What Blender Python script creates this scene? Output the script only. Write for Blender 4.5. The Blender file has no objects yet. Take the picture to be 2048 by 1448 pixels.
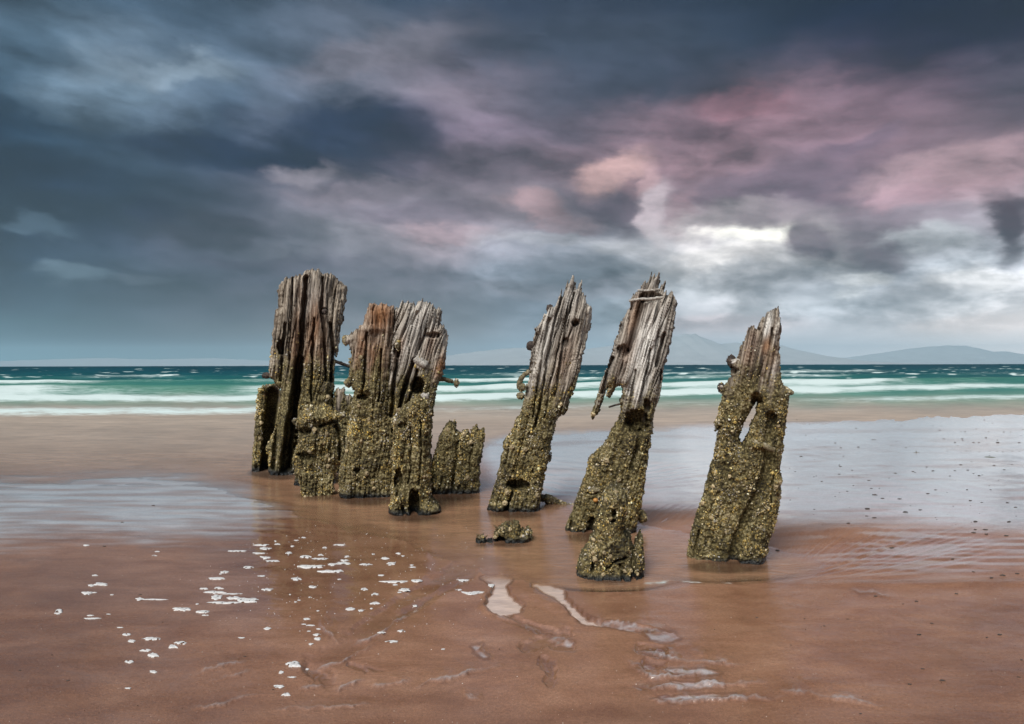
import bpy, math, random
import numpy as np
from mathutils import Matrix, Vector

R = math.radians
C = bpy.context.scene.collection
SC = bpy.context.scene

# ------------------------------------------------------------------ camera
F = 24.0 / 36.0 * 2048.0          # focal length in photograph pixels
HC = 0.9                          # eye height above the water line (m)
cam_d = bpy.data.cameras.new('camera')
cam_d.lens = 24.0; cam_d.sensor_width = 36.0
cam_d.clip_start = 0.05; cam_d.clip_end = 120000
cam = bpy.data.objects.new('camera', cam_d); C.objects.link(cam)
cam.matrix_world = (Matrix.Translation((0, 0, HC)) @ Matrix.Rotation(R(90 + 0.27), 4, 'X')
                    @ Matrix.Rotation(R(-0.14), 4, 'Z'))
SC.camera = cam
SC.view_settings.view_transform = 'Standard'
SC.view_settings.look = 'None'
SC.view_settings.gamma = 1.0
SC.view_settings.use_curve_mapping = False
EXPO = 1.7
SC.view_settings.exposure = EXPO
SC.cycles.use_denoising = True
SC.cycles.max_bounces = 8
SC.cycles.transparent_max_bounces = 16
SC.cycles.volume_bounces = 1
SC.cycles.caustics_reflective = False
SC.cycles.caustics_refractive = False

# ------------------------------------------------------------------ sun (soft, through overcast)
SUN_EL, SUN_AZ = 48.0, 206.0      # azimuth measured from +Y (the way the camera looks) towards +X
sd = bpy.data.lights.new('sun', 'SUN')
sd.energy = 1.5; sd.angle = R(38); sd.color = (1.0, 0.95, 0.88)
sun = bpy.data.objects.new('sun', sd); C.objects.link(sun)
_d = Vector((math.sin(R(SUN_AZ)) * math.cos(R(SUN_EL)), math.cos(R(SUN_AZ)) * math.cos(R(SUN_EL)), math.sin(R(SUN_EL))))
sun.rotation_euler = _d.to_track_quat('Z', 'Y').to_euler()
sun.location = (0, 0, 40)


def lin(c):
    c = np.asarray(c, float) / 255.0
    return np.where(c <= 0.04045, c / 12.92, ((c + 0.055) / 1.055) ** 2.4)


def yh(px):                       # row of the horizon in the photograph at a column
    return 733.0 - 5.0 * np.asarray(px, float) / 2048.0


# ------------------------------------------------------------------ world: overcast evening sky with drawn-out clouds
class NT:
    def __init__(s, tree):
        s.t = tree; s.n = tree.nodes; s.l = tree.links

    def new(s, typ, **kw):
        n = s.n.new(typ)
        for k, v in kw.items():
            setattr(n, k, v)
        return n

    def put(s, sock, v):
        if hasattr(v, 'is_output'):
            s.l.new(v, sock)
        else:
            sock.default_value = v

    def math(s, op, a, b=None, c=None, clamp=False):
        n = s.new('ShaderNodeMath', operation=op, use_clamp=clamp)
        s.put(n.inputs[0], a)
        if b is not None: s.put(n.inputs[1], b)
        if c is not None: s.put(n.inputs[2], c)
        return n.outputs[0]

    def vmath(s, op, a, b=None):
        n = s.new('ShaderNodeVectorMath', operation=op)
        s.put(n.inputs[0], a)
        if b is not None: s.put(n.inputs[1], b)
        return n.outputs[0]

    def mix(s, f, a, b, blend='MIX'):
        n = s.new('ShaderNodeMix', data_type='RGBA', blend_type=blend)
        s.put(n.inputs[0], f); s.put(n.inputs[6], a); s.put(n.inputs[7], b)
        return n.outputs[2]

    def maprange(s, v, a, b, c=0.0, d=1.0, smooth=True):
        n = s.new('ShaderNodeMapRange', interpolation_type='SMOOTHSTEP' if smooth else 'LINEAR')
        s.put(n.inputs[0], v); s.put(n.inputs[1], a); s.put(n.inputs[2], b); s.put(n.inputs[3], c); s.put(n.inputs[4], d)
        return n.outputs[0]

    def noise(s, vec, scale, detail=4, rough=0.5, dist=0.0):
        n = s.new('ShaderNodeTexNoise')
        s.put(n.inputs['Vector'], vec)
        n.inputs['Scale'].default_value = scale; n.inputs['Detail'].default_value = detail
        n.inputs['Roughness'].default_value = rough; n.inputs['Distortion'].default_value = dist
        return n.outputs['Fac'], n.outputs['Color']

    def ramp(s, f, stops, interp='LINEAR'):
        n = s.new('ShaderNodeValToRGB'); r = n.color_ramp; r.interpolation = interp
        r.elements[0].position = stops[0][0]; r.elements[0].color = (*stops[0][1], 1)
        r.elements[1].position = stops[-1][0]; r.elements[1].color = (*stops[-1][1], 1)
        for p, c in stops[1:-1]:
            e = r.elements.new(p); e.color = (*c, 1)
        s.put(n.inputs[0], f)
        return n.outputs[0]

    def attr(s, name):
        n = s.new('ShaderNodeAttribute', attribute_name=name)
        return n


HAZE_D = 3.6e-5                     # density of the air over the sea (see build_haze)
HAZE_C = np.array([0.20, 0.34, 0.42])   # what that air adds, in picture terms
SKY_ROWS = {
    0: [(66,92,112),(70,98,120),(66,92,114),(60,84,106),(64,88,110),(62,84,106),(58,78,100),(56,75,97),(54,70,92),(50,66,86),(47,63,83),(43,60,80),(38,56,76),(33,50,70),(33,48,67),(35,48,66),(36,48,64)],
    80: [(70,96,116),(82,110,132),(100,124,146),(72,98,120),(92,114,136),(110,124,146),(92,106,126),(74,86,106),(62,78,98),(60,76,95),(60,74,92),(54,70,88),(44,60,78),(37,52,70),(40,52,70),(42,54,72),(44,54,70)],
    160: [(54,82,102),(80,108,130),(116,142,164),(110,134,156),(74,98,122),(100,116,138),(134,134,152),(140,128,144),(96,98,114),(64,76,94),(60,74,92),(66,74,92),(80,80,96),(86,82,100),(70,68,86),(72,72,88),(84,84,98)],
    240: [(40,68,90),(56,84,106),(84,110,132),(86,108,130),(58,82,104),(44,64,86),(54,70,90),(118,108,126),(112,104,122),(76,82,98),(70,78,94),(104,88,104),(150,112,126),(132,106,122),(120,100,116),(90,86,102),(88,86,100)],
    320: [(26,56,78),(46,74,96),(62,86,106),(50,72,94),(38,58,80),(44,60,80),(60,72,90),(104,96,110),(98,96,112),(128,108,120),(126,110,124),(160,130,142),(150,124,138),(116,100,118),(140,118,132),(190,150,158),(170,140,150)],
    400: [(30,60,82),(40,68,88),(56,78,96),(70,88,106),(96,104,120),(118,118,132),(112,112,126),(104,106,120),(130,120,130),(106,102,116),(130,120,132),(180,150,160),(110,104,120),(120,108,122),(126,112,128),(160,140,152),(150,140,152)],
    480: [(48,76,96),(48,76,94),(62,82,98),(72,88,104),(88,102,118),(118,126,138),(128,132,144),(150,140,150),(140,142,154),(136,144,154),(140,144,154),(150,146,158),(180,182,184),(130,126,140),(150,150,160),(160,170,178),(130,136,148)],
    560: [(60,88,106),(68,98,114),(78,102,118),(80,100,116),(76,94,110),(88,102,116),(104,116,130),(110,120,134),(104,118,130),(108,122,134),(128,140,150),(150,160,166),(170,178,184),(150,162,170),(140,152,162),(170,178,184),(185,190,195)],
    640: [(88,120,136),(84,114,130),(86,112,128),(92,114,128),(98,118,132),(106,124,136),(114,128,140),(110,128,140),(108,126,140),(108,128,142),(128,144,154),(166,168,174),(156,164,172),(150,162,172),(158,166,174),(180,184,188),(190,192,196)],
    712: [(106,152,170),(108,150,166),(110,148,164),(112,148,164),(116,150,164),(120,150,164),(124,150,164),(124,148,162),(126,152,166),(130,154,168),(136,158,170),(146,162,174),(146,164,174),(152,166,176),(160,172,180),(178,186,190),(190,194,198)],
}
_rk = sorted(SKY_ROWS); _tab = np.array([SKY_ROWS[k] for k in _rk], float)
_tab[6:, 8:] = np.clip(_tab[6:, 8:] * 1.08 + np.array([0, 3, 5]), 0, 250)      # pale, bluish break low on one side


def greyer(c):                       # storm cloud: slightly greyer and lifted than first noted down
    c = np.asarray(c, float)
    return np.clip((c * 0.84 + c.mean() * 0.16) * 1.03, 0, 255)


def sky_at(px, py):
    px = min(max(px, 0), 2048); py = min(max(py, 0), 712)
    cx = px / 128.0; i = min(int(cx), 15); fx = cx - i
    j = max(k for k in range(len(_rk)) if _rk[k] <= py); j = min(j, len(_rk) - 2)
    fy = (py - _rk[j]) / (_rk[j + 1] - _rk[j])
    c = (_tab[j, i] * (1 - fx) + _tab[j, i + 1] * fx) * (1 - fy) + (_tab[j + 1, i] * (1 - fx) + _tab[j + 1, i + 1] * fx) * fy
    return greyer(c)


def px_azel(px, py):
    u = (px - 1024) / F; v = (float(yh(px)) - py) / F
    az = math.atan(u); return az, math.atan(v * math.cos(az))


def behind_haze(c, el):              # radiance the sky needs so that it still looks like c through the haze layer
    T = math.exp(-HAZE_D * min(990 / max(math.sin(el), 1e-3), 36000))
    return np.maximum((c - HAZE_C * (1 - T)) / T, c * 0.16)


def build_world():
    w = bpy.data.worlds.new('World'); SC.world = w; w.use_nodes = True
    t = NT(w.node_tree); w.node_tree.nodes.clear()
    K = 2.0 ** -EXPO
    tc = t.new('ShaderNodeTexCoord'); d = tc.outputs['Generated']
    sep = t.new('ShaderNodeSeparateXYZ'); t.put(sep.inputs[0], d)
    az0 = t.math('ARCTAN2', sep.outputs[0], sep.outputs[1])
    el0 = t.math('ARCSINE', sep.outputs[2])
    # drifting streaks: coordinates rotated a little and stretched
    comb = t.new('ShaderNodeCombineXYZ')
    t.put(comb.inputs[0], t.math('ADD', t.math('MULTIPLY', sep.outputs[0], 1.0), t.math('MULTIPLY', sep.outputs[2], 0.35)))
    t.put(comb.inputs[1], t.math('MULTIPLY', sep.outputs[1], 1.0))
    t.put(comb.inputs[2], t.math('MULTIPLY', t.math('ADD', sep.outputs[2], t.math('MULTIPLY', sep.outputs[0], 0.30)), 3.6))
    streak, streakc = t.noise(comb.outputs[0], 3.4, 4, 0.48, 0.1)
    comb2 = t.new('ShaderNodeCombineXYZ')
    t.put(comb2.inputs[0], sep.outputs[0]); t.put(comb2.inputs[1], sep.outputs[1])
    t.put(comb2.inputs[2], t.math('MULTIPLY', sep.outputs[2], 2.0))
    puff, puffc = t.noise(comb2.outputs[0], 7.5, 7, 0.58, 0.15)
    swp = t.new('ShaderNodeSeparateColor'); t.put(swp.inputs[0], streakc)
    spf = t.new('ShaderNodeSeparateColor'); t.put(spf.inputs[0], puffc)
    cb3 = t.new('ShaderNodeCombineXYZ')
    t.put(cb3.inputs[0], t.math('MULTIPLY', az0, 5.2)); t.put(cb3.inputs[1], t.math('MULTIPLY', t.math('ADD', el0, t.math('MULTIPLY', t.math('SINE', az0), 0.10)), 19.0))
    bank, bankc = t.noise(cb3.outputs[0], 1.0, 6, 0.54, 0.15)
    cb4 = t.new('ShaderNodeCombineXYZ')
    t.put(cb4.inputs[0], t.math('MULTIPLY', az0, 13.0)); t.put(cb4.inputs[1], t.math('MULTIPLY', el0, 26.0)); cb4.inputs[2].default_value = 3.1
    heap, _ = t.noise(cb4.outputs[0], 1.0, 8, 0.58, 0.2)
    # how calm the air is near the horizon: warp shrinks towards it
    calm = t.maprange(el0, 0.02, 0.16, 0.15, 1.0)

    def warp(x, a, an, b, bn):
        e = t.math('ADD', t.math('MULTIPLY', t.math('SUBTRACT', a, 0.5), an), t.math('MULTIPLY', t.math('SUBTRACT', b, 0.5), bn))
        return t.math('ADD', x, t.math('MULTIPLY', e, calm))
    az = warp(az0, swp.outputs[0], 0.07, spf.outputs[0], 0.13)
    el = warp(el0, swp.outputs[1], 0.045, spf.outputs[1], 0.085)
    A = R(45)
    a01 = t.math('DIVIDE', t.math('PINGPONG', t.math('ADD', az, A), 2 * A), 2 * A)
    els = [0.4, 2.2, 4.6, 7.2, 10.0, 13.0, 16.0, 19.0, 22.0, 25.0, 28.5]
    NS = 25
    col = None
    for k, e in enumerate(els):
        stops = []
        for i in range(NS):
            p = i / (NS - 1); a = -A + 2 * A * p
            ac = min(max(a, -0.645), 0.645)
            c = sky_at(1024 + F * math.tan(ac), 730.5 - F * math.tan(R(e)) / math.cos(ac))
            stops.append((p, tuple(behind_haze(lin(c), R(e)) * K)))
        r = t.ramp(a01, stops, 'B_SPLINE')
        if col is None: col = r
        else: col = t.mix(t.maprange(el, R(els[k - 1]), R(e)), col, r)
    top = tuple(lin((112, 124, 140)) * K) + (1,)
    col = t.mix(t.maprange(el, R(30), R(60)), col, top)

    def patch(px, py, rx, ry, rgb, k=1.0, tilt=0.0, ragged=0.5):
        nonlocal col
        a, e = px_azel(px, py); sa = rx / F * math.cos(a) ** 2; se = ry / F * math.cos(a)
        da = t.math('SUBTRACT', az, a); de = t.math('SUBTRACT', el, e)
        if tilt:
            ct, st = math.cos(tilt), math.sin(tilt)
            da, de = (t.math('ADD', t.math('MULTIPLY', da, ct), t.math('MULTIPLY', de, -st)),
                      t.math('ADD', t.math('MULTIPLY', da, st), t.math('MULTIPLY', de, ct)))
        q = t.math('ADD', t.math('POWER', t.math('ABSOLUTE', t.math('DIVIDE', da, sa)), 2.0),
                   t.math('POWER', t.math('ABSOLUTE', t.math('DIVIDE', de, se)), 2.0))
        g = t.math('ADD', t.math('EXPONENT', t.math('MULTIPLY', q, -0.7)), t.math('MULTIPLY', t.math('SUBTRACT', puff, 0.5), ragged))
        f = t.math('MULTIPLY', t.maprange(g, 0.18, 0.85), k)
        f = t.math('MULTIPLY', f, t.math('LESS_THAN', q, 7.0)) if ragged > 0.36 else f
        col = t.mix(f, col, tuple(behind_haze(lin(greyer(rgb)), e) * K) + (1,))
    # bright and dark masses the eye picks out
    for a in [
        (760,115,190,34,(140,136,150),.50,-.25,.3), (1490,260,330,90,(150,122,134),.42,0,.3), (1480,195,110,26,(158,112,126),.5,.1,.4), (1560,385,230,75,(110,102,118),.75,0,.5),
        (1740,285,80,18,(98,92,110),.6,-.25,.5), (1430,330,130,24,(158,128,140),.5,.05,.5), (700,265,200,48,(44,62,82),.85,-.10,.25), (830,285,70,40,(52,62,78),.6,0,.3),
        (380,295,190,36,(38,62,84),.7,-.06,.25), (60,330,120,34,(28,56,78),.6,-.1,.3), (45,235,60,26,(38,66,88),.5,-.1,.3), (130,430,120,26,(30,60,82),.5,-.12,.4),
        (330,140,160,30,(134,156,174),.65,-.20,.25), (200,195,90,34,(110,138,160),.5,-.2,.3), (560,200,70,60,(104,120,142),.45,.3,.3), (300,110,110,20,(72,96,118),.5,-.35,.3),
        (610,348,70,20,(150,146,158),.65,-.06,.3), (740,385,150,22,(122,118,130),.5,-.1,.5), (430,455,110,24,(58,66,82),.55,-.05,.5), (300,425,60,18,(50,64,90),.5,0,.4),
        (90,470,70,16,(84,112,130),.5,0,.5), (150,555,70,16,(98,126,142),.6,0,.5), (270,560,50,12,(96,118,134),.5,0,.5), (560,520,150,18,(74,86,102),.45,0,.5), (870,430,110,22,(98,98,112),.55,-.05,.5),
        (1215,348,84,28,(222,180,176),.72,-.28,.6), (1262,378,34,26,(150,124,134),.7,0,.8), (1058,412,56,20,(180,148,152),.5,.2,.6), (1180,396,70,22,(104,100,114),.7,.1,.7), (1235,415,60,24,(92,90,104),.8,.1,.7),
        (910,466,80,18,(168,146,154),.45,0,.6), (1130,440,60,16,(172,146,152),.45,0,.6), (1100,474,130,18,(172,176,184),.5,0,.7), (1316,425,28,62,(206,192,200),.75,.12,.5), (1296,360,18,30,(214,176,180),.5,.3,.5),
        (1385,460,46,44,(132,114,130),.75,0,.6), (1370,420,24,40,(176,146,156),.5,.2,.5), (1520,500,270,66,(204,206,208),.70,.0,.6), (1510,446,150,36,(212,204,206),.6,.05,.5), (1530,466,120,24,(255,250,238),1.0,.02,.3), (1450,515,120,26,(208,208,208),.75,-.12,.6),
        (1560,430,130,22,(104,98,112),.65,0,.6), (1632,480,52,40,(108,106,120),.9,0,.7), (1760,460,86,58,(110,106,120),.8,0,.7), (1770,520,40,30,(118,116,130),.7,.2,.8), (1890,335,190,26,(190,160,168),.42,-.05,.6),
        (1850,385,100,22,(172,142,154),.6,0,.6), (1880,430,70,26,(132,124,138),.6,0,.7), (1860,480,90,22,(190,200,206),.7,.15,.8), (1725,556,50,20,(214,220,222),.9,.1,.9), (1690,585,40,14,(196,206,212),.7,.1,.9),
        (1960,560,120,26,(206,210,212),.6,0,.8), (1600,560,150,34,(134,148,160),.6,0,.8), (1850,590,140,24,(150,162,172),.5,0,.8), (1400,575,120,22,(156,166,174),.5,0,.8), (1250,500,90,20,(168,174,180),.5,0,.8),
        (1960,650,150,20,(210,208,210),.5,0,.7), (1450,650,150,18,(176,174,182),.5,0,.7), (1150,585,150,22,(124,134,146),.5,0,.7), (2022,440,44,74,(70,74,86),.95,-.35,.35)]:
        patch(*a)
    # heaped cloud low over the water
    hz = t.math('MULTIPLY', t.maprange(el, 0.025, 0.07), t.maprange(el, 0.20, 0.11))
    hz = t.math('MULTIPLY', hz, t.maprange(az, -0.15, 0.25, 0.35, 1.0))
    hp = t.math('ADD', t.math('MULTIPLY', t.maprange(heap, 0.36, 0.66), 0.75), 0.66)
    hp = t.math('ADD', 1.0, t.math('MULTIPLY', t.math('SUBTRACT', hp, 1.0), hz))
    vh = t.new('ShaderNodeVectorMath', operation='SCALE'); t.put(vh.inputs[0], col); t.put(vh.inputs['Scale'], hp); col = vh.outputs[0]
    bk = t.math('MULTIPLY', t.maprange(el, 0.02, 0.09), t.maprange(el, 0.62, 0.38))
    bk = t.math('ADD', 1.0, t.math('MULTIPLY', t.math('MULTIPLY', t.math('SUBTRACT', t.maprange(bank, 0.28, 0.74), 0.47), 0.74), bk))
    # billowing undersides through the middle of the sky: soft bellies, lit upper rims
    cb5 = t.new('ShaderNodeCombineXYZ')
    t.put(cb5.inputs[0], t.math('MULTIPLY', az, 7.0)); t.put(cb5.inputs[1], t.math('MULTIPLY', t.math('ADD', el, t.math('MULTIPLY', az, 0.06)), 14.0)); cb5.inputs[2].default_value = 7.7
    bil, _ = t.noise(cb5.outputs[0], 1.0, 6, 0.52, 0.0)
    cb6 = t.new('ShaderNodeVectorMath', operation='ADD'); t.put(cb6.inputs[0], cb5.outputs[0]); cb6.inputs[1].default_value = (0.05, -0.22, 0)
    bil2, _ = t.noise(cb6.outputs[0], 1.0, 6, 0.52, 0.0)
    rim = t.math('MULTIPLY', t.math('SUBTRACT', bil, bil2), 2.6)
    belly = t.math('MULTIPLY', t.math('SUBTRACT', t.maprange(bil, 0.30, 0.70), 0.5), -0.36)
    zone = t.math('MULTIPLY', t.maprange(el, 0.04, 0.12), t.maprange(el, 0.55, 0.30))
    bk = t.math('ADD', bk, t.math('MULTIPLY', t.math('ADD', rim, belly), zone))
    bk = t.math('MAXIMUM', bk, 0.35)
    vb = t.new('ShaderNodeVectorMath', operation='SCALE'); t.put(vb.inputs[0], col); t.put(vb.inputs['Scale'], bk); col = vb.outputs[0]
    # fine structure
    fine = t.math('ADD', t.math('MULTIPLY', t.math('SUBTRACT', streak, 0.5), 1.2), t.math('MULTIPLY', t.math('SUBTRACT', puff, 0.5), 0.9))
    fine = t.math('ADD', t.math('MULTIPLY', fine, t.maprange(el0, 0.0, 0.14, 0.10, 1.0)), 1.0)
    vm = t.new('ShaderNodeVectorMath', operation='SCALE'); t.put(vm.inputs[0], col); t.put(vm.inputs['Scale'], fine)
    # the clear sky above the cloud sheet shows through a little
    sky = t.new('ShaderNodeTexSky', sky_type='NISHITA', sun_disc=False)
    sky.sun_elevation = R(SUN_EL); sky.sun_rotation = R(SUN_AZ)
    thin = t.new('ShaderNodeVectorMath', operation='SCALE'); t.put(thin.inputs[0], sky.outputs[0]); thin.inputs['Scale'].default_value = 0.05
    out = t.mix(0.02, vm.outputs[0], thin.outputs[0])
    bg = t.new('ShaderNodeBackground'); t.put(bg.inputs[0], out); bg.inputs[1].default_value = 1.0
    o = t.new('ShaderNodeOutputWorld'); t.l.new(bg.outputs[0], o.inputs[0])
    w.cycles.sampling_method = 'MANUAL'; w.cycles.sample_map_resolution = 512


build_world()

# ------------------------------------------------------------------ helpers
RNG = np.random.default_rng(7)
random.seed(7)


def _hash(ix, iy, seed):
    h = (ix.astype(np.int64) * 374761393 + iy.astype(np.int64) * 668265263 + seed * 1442695041) & 0xFFFFFFFF
    h = ((h ^ (h >> 13)) * 1274126177) & 0xFFFFFFFF
    return (h ^ (h >> 16)) & 0xFFFFFFFF


def perlin(x, y, seed=0):
    x = np.asarray(x, float); y = np.asarray(y, float)
    x, y = np.broadcast_arrays(x, y)
    x0 = np.floor(x); y0 = np.floor(y); fx = x - x0; fy = y - y0
    x0 = x0.astype(np.int64); y0 = y0.astype(np.int64)
    u = fx * fx * fx * (fx * (fx * 6 - 15) + 10); v = fy * fy * fy * (fy * (fy * 6 - 15) + 10)

    def g(i, j):
        a = _hash(x0 + i, y0 + j, seed) * (2 * math.pi / 4294967296.0)
        return np.cos(a) * (fx - i) + np.sin(a) * (fy - j)
    a = g(0, 0) * (1 - u) + g(1, 0) * u; b = g(0, 1) * (1 - u) + g(1, 1) * u
    return (a * (1 - v) + b * v) * 1.5


def fbm(x, y, seed=0, n=4):
    s = 0; a = 1.0; t = 0
    for k in range(n):
        s = s + a * perlin(x * 2 ** k, y * 2 ** k, seed + k * 17); t += a; a *= 0.5
    return s / t * 1.4


def sstep(x, a, b):
    t = np.clip((x - a) / (b - a), 0, 1); return t * t * (3 - 2 * t)


def seg_dist(px, py, pts, closed=True):
    P = np.asarray(pts, float); Q = np.roll(P, -1, 0) if closed else P[1:]
    P = P if closed else P[:-1]
    best = np.full(px.shape, 1e18)
    for (ax, ay), (bx, by) in zip(P, Q):
        dx, dy = bx - ax, by - ay; L = dx * dx + dy * dy + 1e-9
        t = np.clip(((px - ax) * dx + (py - ay) * dy) / L, 0, 1)
        best = np.minimum(best, (px - ax - t * dx) ** 2 + (py - ay - t * dy) ** 2)
    return np.sqrt(best)


def inside(px, py, pts):
    P = np.asarray(pts, float); Q = np.roll(P, -1, 0)
    r = np.zeros(px.shape, bool)
    for (ax, ay), (bx, by) in zip(P, Q):
        if ay == by: continue
        c = ((ay > py) != (by > py)) & (px < (bx - ax) * (py - ay) / (by - ay) + ax)
        r ^= c
    return r


def sdf(px, py, pts):
    d = seg_dist(px, py, pts)
    return np.where(inside(px, py, pts), d, -d)


def mesh_np(name, verts, faces, smooth=True):
    me = bpy.data.meshes.new(name)
    verts = np.asarray(verts, np.float32)
    fl = [np.asarray(f, np.int32) for f in (faces if isinstance(faces, list) else [faces]) if len(f)]
    me.vertices.add(len(verts)); me.vertices.foreach_set('co', verts.ravel())
    nl = sum(f.size for f in fl); nf = sum(len(f) for f in fl)
    me.loops.add(nl); me.polygons.add(nf)
    me.loops.foreach_set('vertex_index', np.concatenate([f.ravel() for f in fl]))
    tot = np.concatenate([np.full(len(f), f.shape[1], np.int32) for f in fl])
    start = np.concatenate([[0], np.cumsum(tot)[:-1]]).astype(np.int32)
    me.polygons.foreach_set('loop_start', start); me.polygons.foreach_set('loop_total', tot)
    me.polygons.foreach_set('use_smooth', np.full(nf, smooth))
    me.update(calc_edges=True); me.validate()
    return me


def fattr(me, name, vals):
    a = me.attributes.new(name, 'FLOAT', 'POINT'); a.data.foreach_set('value', np.asarray(vals, np.float32).ravel())


def vattr(me, name, vals):
    a = me.attributes.new(name, 'FLOAT_VECTOR', 'POINT'); a.data.foreach_set('vector', np.asarray(vals, np.float32).ravel())


def cattr(me, name, vals):
    v = np.asarray(vals, np.float32)
    if v.shape[1] == 3: v = np.hstack([v, np.ones((len(v), 1), np.float32)])
    a = me.attributes.new(name, 'FLOAT_COLOR', 'POINT'); a.data.foreach_set('color', v.ravel())


def link(name, me, mat=None, parent=None, loc=(0, 0, 0), **props):
    o = bpy.data.objects.new(name, me); C.objects.link(o)
    o.location = loc
    if parent is not None: o.parent = parent
    if mat is not None and me is not None and not me.materials: me.materials.append(mat)
    for k, v in props.items(): o[k] = v
    return o


def thing(name, label, cat, loc, group=None):
    o = bpy.data.objects.new(name, None); C.objects.link(o); o.location = loc
    o.empty_display_size = 0.1
    o['label'] = label; o['category'] = cat
    if group: o['group'] = group
    return o


def px2g(px, py):
    px = np.asarray(px, float); dy = np.asarray(py, float) - yh(px)
    Y = HC * F / dy
    return (px - 1024) / F * Y, Y


def g2px(X, Y):
    px = 1024 + F * X / Y
    return px, yh(px) + HC * F / Y


# ------------------------------------------------------------------ materials
def new_mat(name):
    m = bpy.data.materials.new(name); m.use_nodes = True
    t = NT(m.node_tree); m.node_tree.nodes.clear()
    out = t.new('ShaderNodeOutputMaterial')
    return m, t, out


def principled(t, **kw):
    b = t.new('ShaderNodeBsdfPrincipled')
    for k, v in kw.items():
        t.put(b.inputs[k.replace('_', ' ')], v)
    return b


def bump(t, h, strength, dist, normal=None):
    n = t.new('ShaderNodeBump'); n.inputs['Strength'].default_value = strength; n.inputs['Distance'].default_value = dist
    t.put(n.inputs['Height'], h)
    if normal is not None: t.l.new(normal, n.inputs['Normal'])
    return n.outputs[0]


def scaled(t, vec, s):
    n = t.new('ShaderNodeMapping'); t.put(n.inputs[0], vec); n.inputs['Scale'].default_value = s
    return n.outputs[0]


def mat_wood():
    m, t, out = new_mat('weathered_wood')
    gc = t.attr('grain').outputs['Vector']
    n1, _ = t.noise(scaled(t, gc, (95, 3.2, 60)), 1.0, 6, 0.62, 0.3)
    n2, _ = t.noise(scaled(t, gc, (26, 1.5, 20)), 1.0, 4, 0.55, 0.6)
    n3, _ = t.noise(scaled(t, gc, (300, 12, 200)), 1.0, 3, 0.6)
    n4, _ = t.noise(gc, 85.0, 5, 0.68)
    n5, _ = t.noise(gc, 9.0, 4, 0.6)
    f = t.math('ADD', t.math('MULTIPLY', n1, 0.62), t.math('MULTIPLY', n2, 0.38))
    base = t.ramp(f, [(0.36, (0.012, 0.010, 0.009)), (0.43, (0.055, 0.044, 0.034)), (0.51, (0.19, 0.155, 0.118)), (0.60, (0.42, 0.375, 0.31))])
    pale = t.ramp(t.math('ADD', t.math('MULTIPLY', n1, 0.75), t.math('MULTIPLY', n3, 0.25)),
                  [(0.37, (0.045, 0.042, 0.038)), (0.45, (0.34, 0.33, 0.31)), (0.54, (0.74, 0.73, 0.70))])
    rust = t.ramp(t.math('ADD', t.math('MULTIPLY', n1, 0.7), t.math('MULTIPLY', n5, 0.3)),
                  [(0.32, (0.03, 0.014, 0.008)), (0.48, (0.19, 0.085, 0.036)), (0.66, (0.42, 0.24, 0.13))])
    pa = t.attr('pale').outputs['Fac']; ra = t.attr('rust').outputs['Fac']; ba = t.attr('barn').outputs['Fac']; we = t.attr('wet').outputs['Fac']
    jitter = t.math('MULTIPLY', t.math('SUBTRACT', n5, 0.5), 1.1)
    c = t.mix(t.math('ADD', pa, t.math('MULTIPLY', jitter, pa), clamp=True), base, pale)
    c = t.mix(t.math('ADD', ra, t.math('MULTIPLY', jitter, ra), clamp=True), c, rust)
    crust = t.ramp(t.math('ADD', t.math('MULTIPLY', n4, 0.7), t.math('MULTIPLY', n5, 0.3)),
                   [(0.37, (0.010, 0.009, 0.008)), (0.46, (0.050, 0.041, 0.018)), (0.53, (0.13, 0.105, 0.040)), (0.62, (0.34, 0.30, 0.18))])
    c = t.mix(t.maprange(t.math('ADD', ba, t.math('MULTIPLY', jitter, 0.35)), 0.25, 0.7), c, crust)
    c = t.mix(we, c, (0.012, 0.014, 0.015, 1))
    rough = t.math('SUBTRACT', 0.82, t.math('MULTIPLY', we, 0.5))
    hgt = t.math('ADD', t.math('MULTIPLY', n1, 0.6), t.math('ADD', t.math('MULTIPLY', n3, 0.35), t.math('MULTIPLY', n4, 0.4)))
    b = principled(t, Base_Color=c, Roughness=rough, Specular_IOR_Level=0.3, Normal=bump(t, hgt, 0.9, 0.012))
    t.l.new(b.outputs[0], out.inputs[0])
    return m


def mat_barnacle():
    m, t, out = new_mat('barnacle_shell')
    c = t.attr('col').outputs['Color']
    g = t.new('ShaderNodeNewGeometry').outputs['Position']
    n, _ = t.noise(g, 420.0, 3, 0.6)
    c2 = t.mix(1.0, c, t.ramp(n, [(0.3, (0.55, 0.55, 0.55)), (0.65, (1.2, 1.2, 1.2))]), 'MULTIPLY')
    b = principled(t, Base_Color=c2, Roughness=0.62, Specular_IOR_Level=0.4)
    t.l.new(b.outputs[0], out.inputs[0])
    return m


def mat_crusted(name, dark, mid, light, scale=70, rough=0.75):
    m, t, out = new_mat(name)
    tc = t.new('ShaderNodeTexCoord').outputs['Object']
    n, _ = t.noise(tc, scale, 5, 0.65)
    n2, _ = t.noise(tc, scale * 0.22, 3, 0.5)
    f = t.math('ADD', t.math('MULTIPLY', n, 0.65), t.math('MULTIPLY', n2, 0.35))
    c = t.ramp(f, [(0.36, dark), (0.50, mid), (0.66, light)])
    b = principled(t, Base_Color=c, Roughness=rough, Specular_IOR_Level=0.35, Normal=bump(t, n, 0.8, 0.01))
    t.l.new(b.outputs[0], out.inputs[0])
    return m


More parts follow.
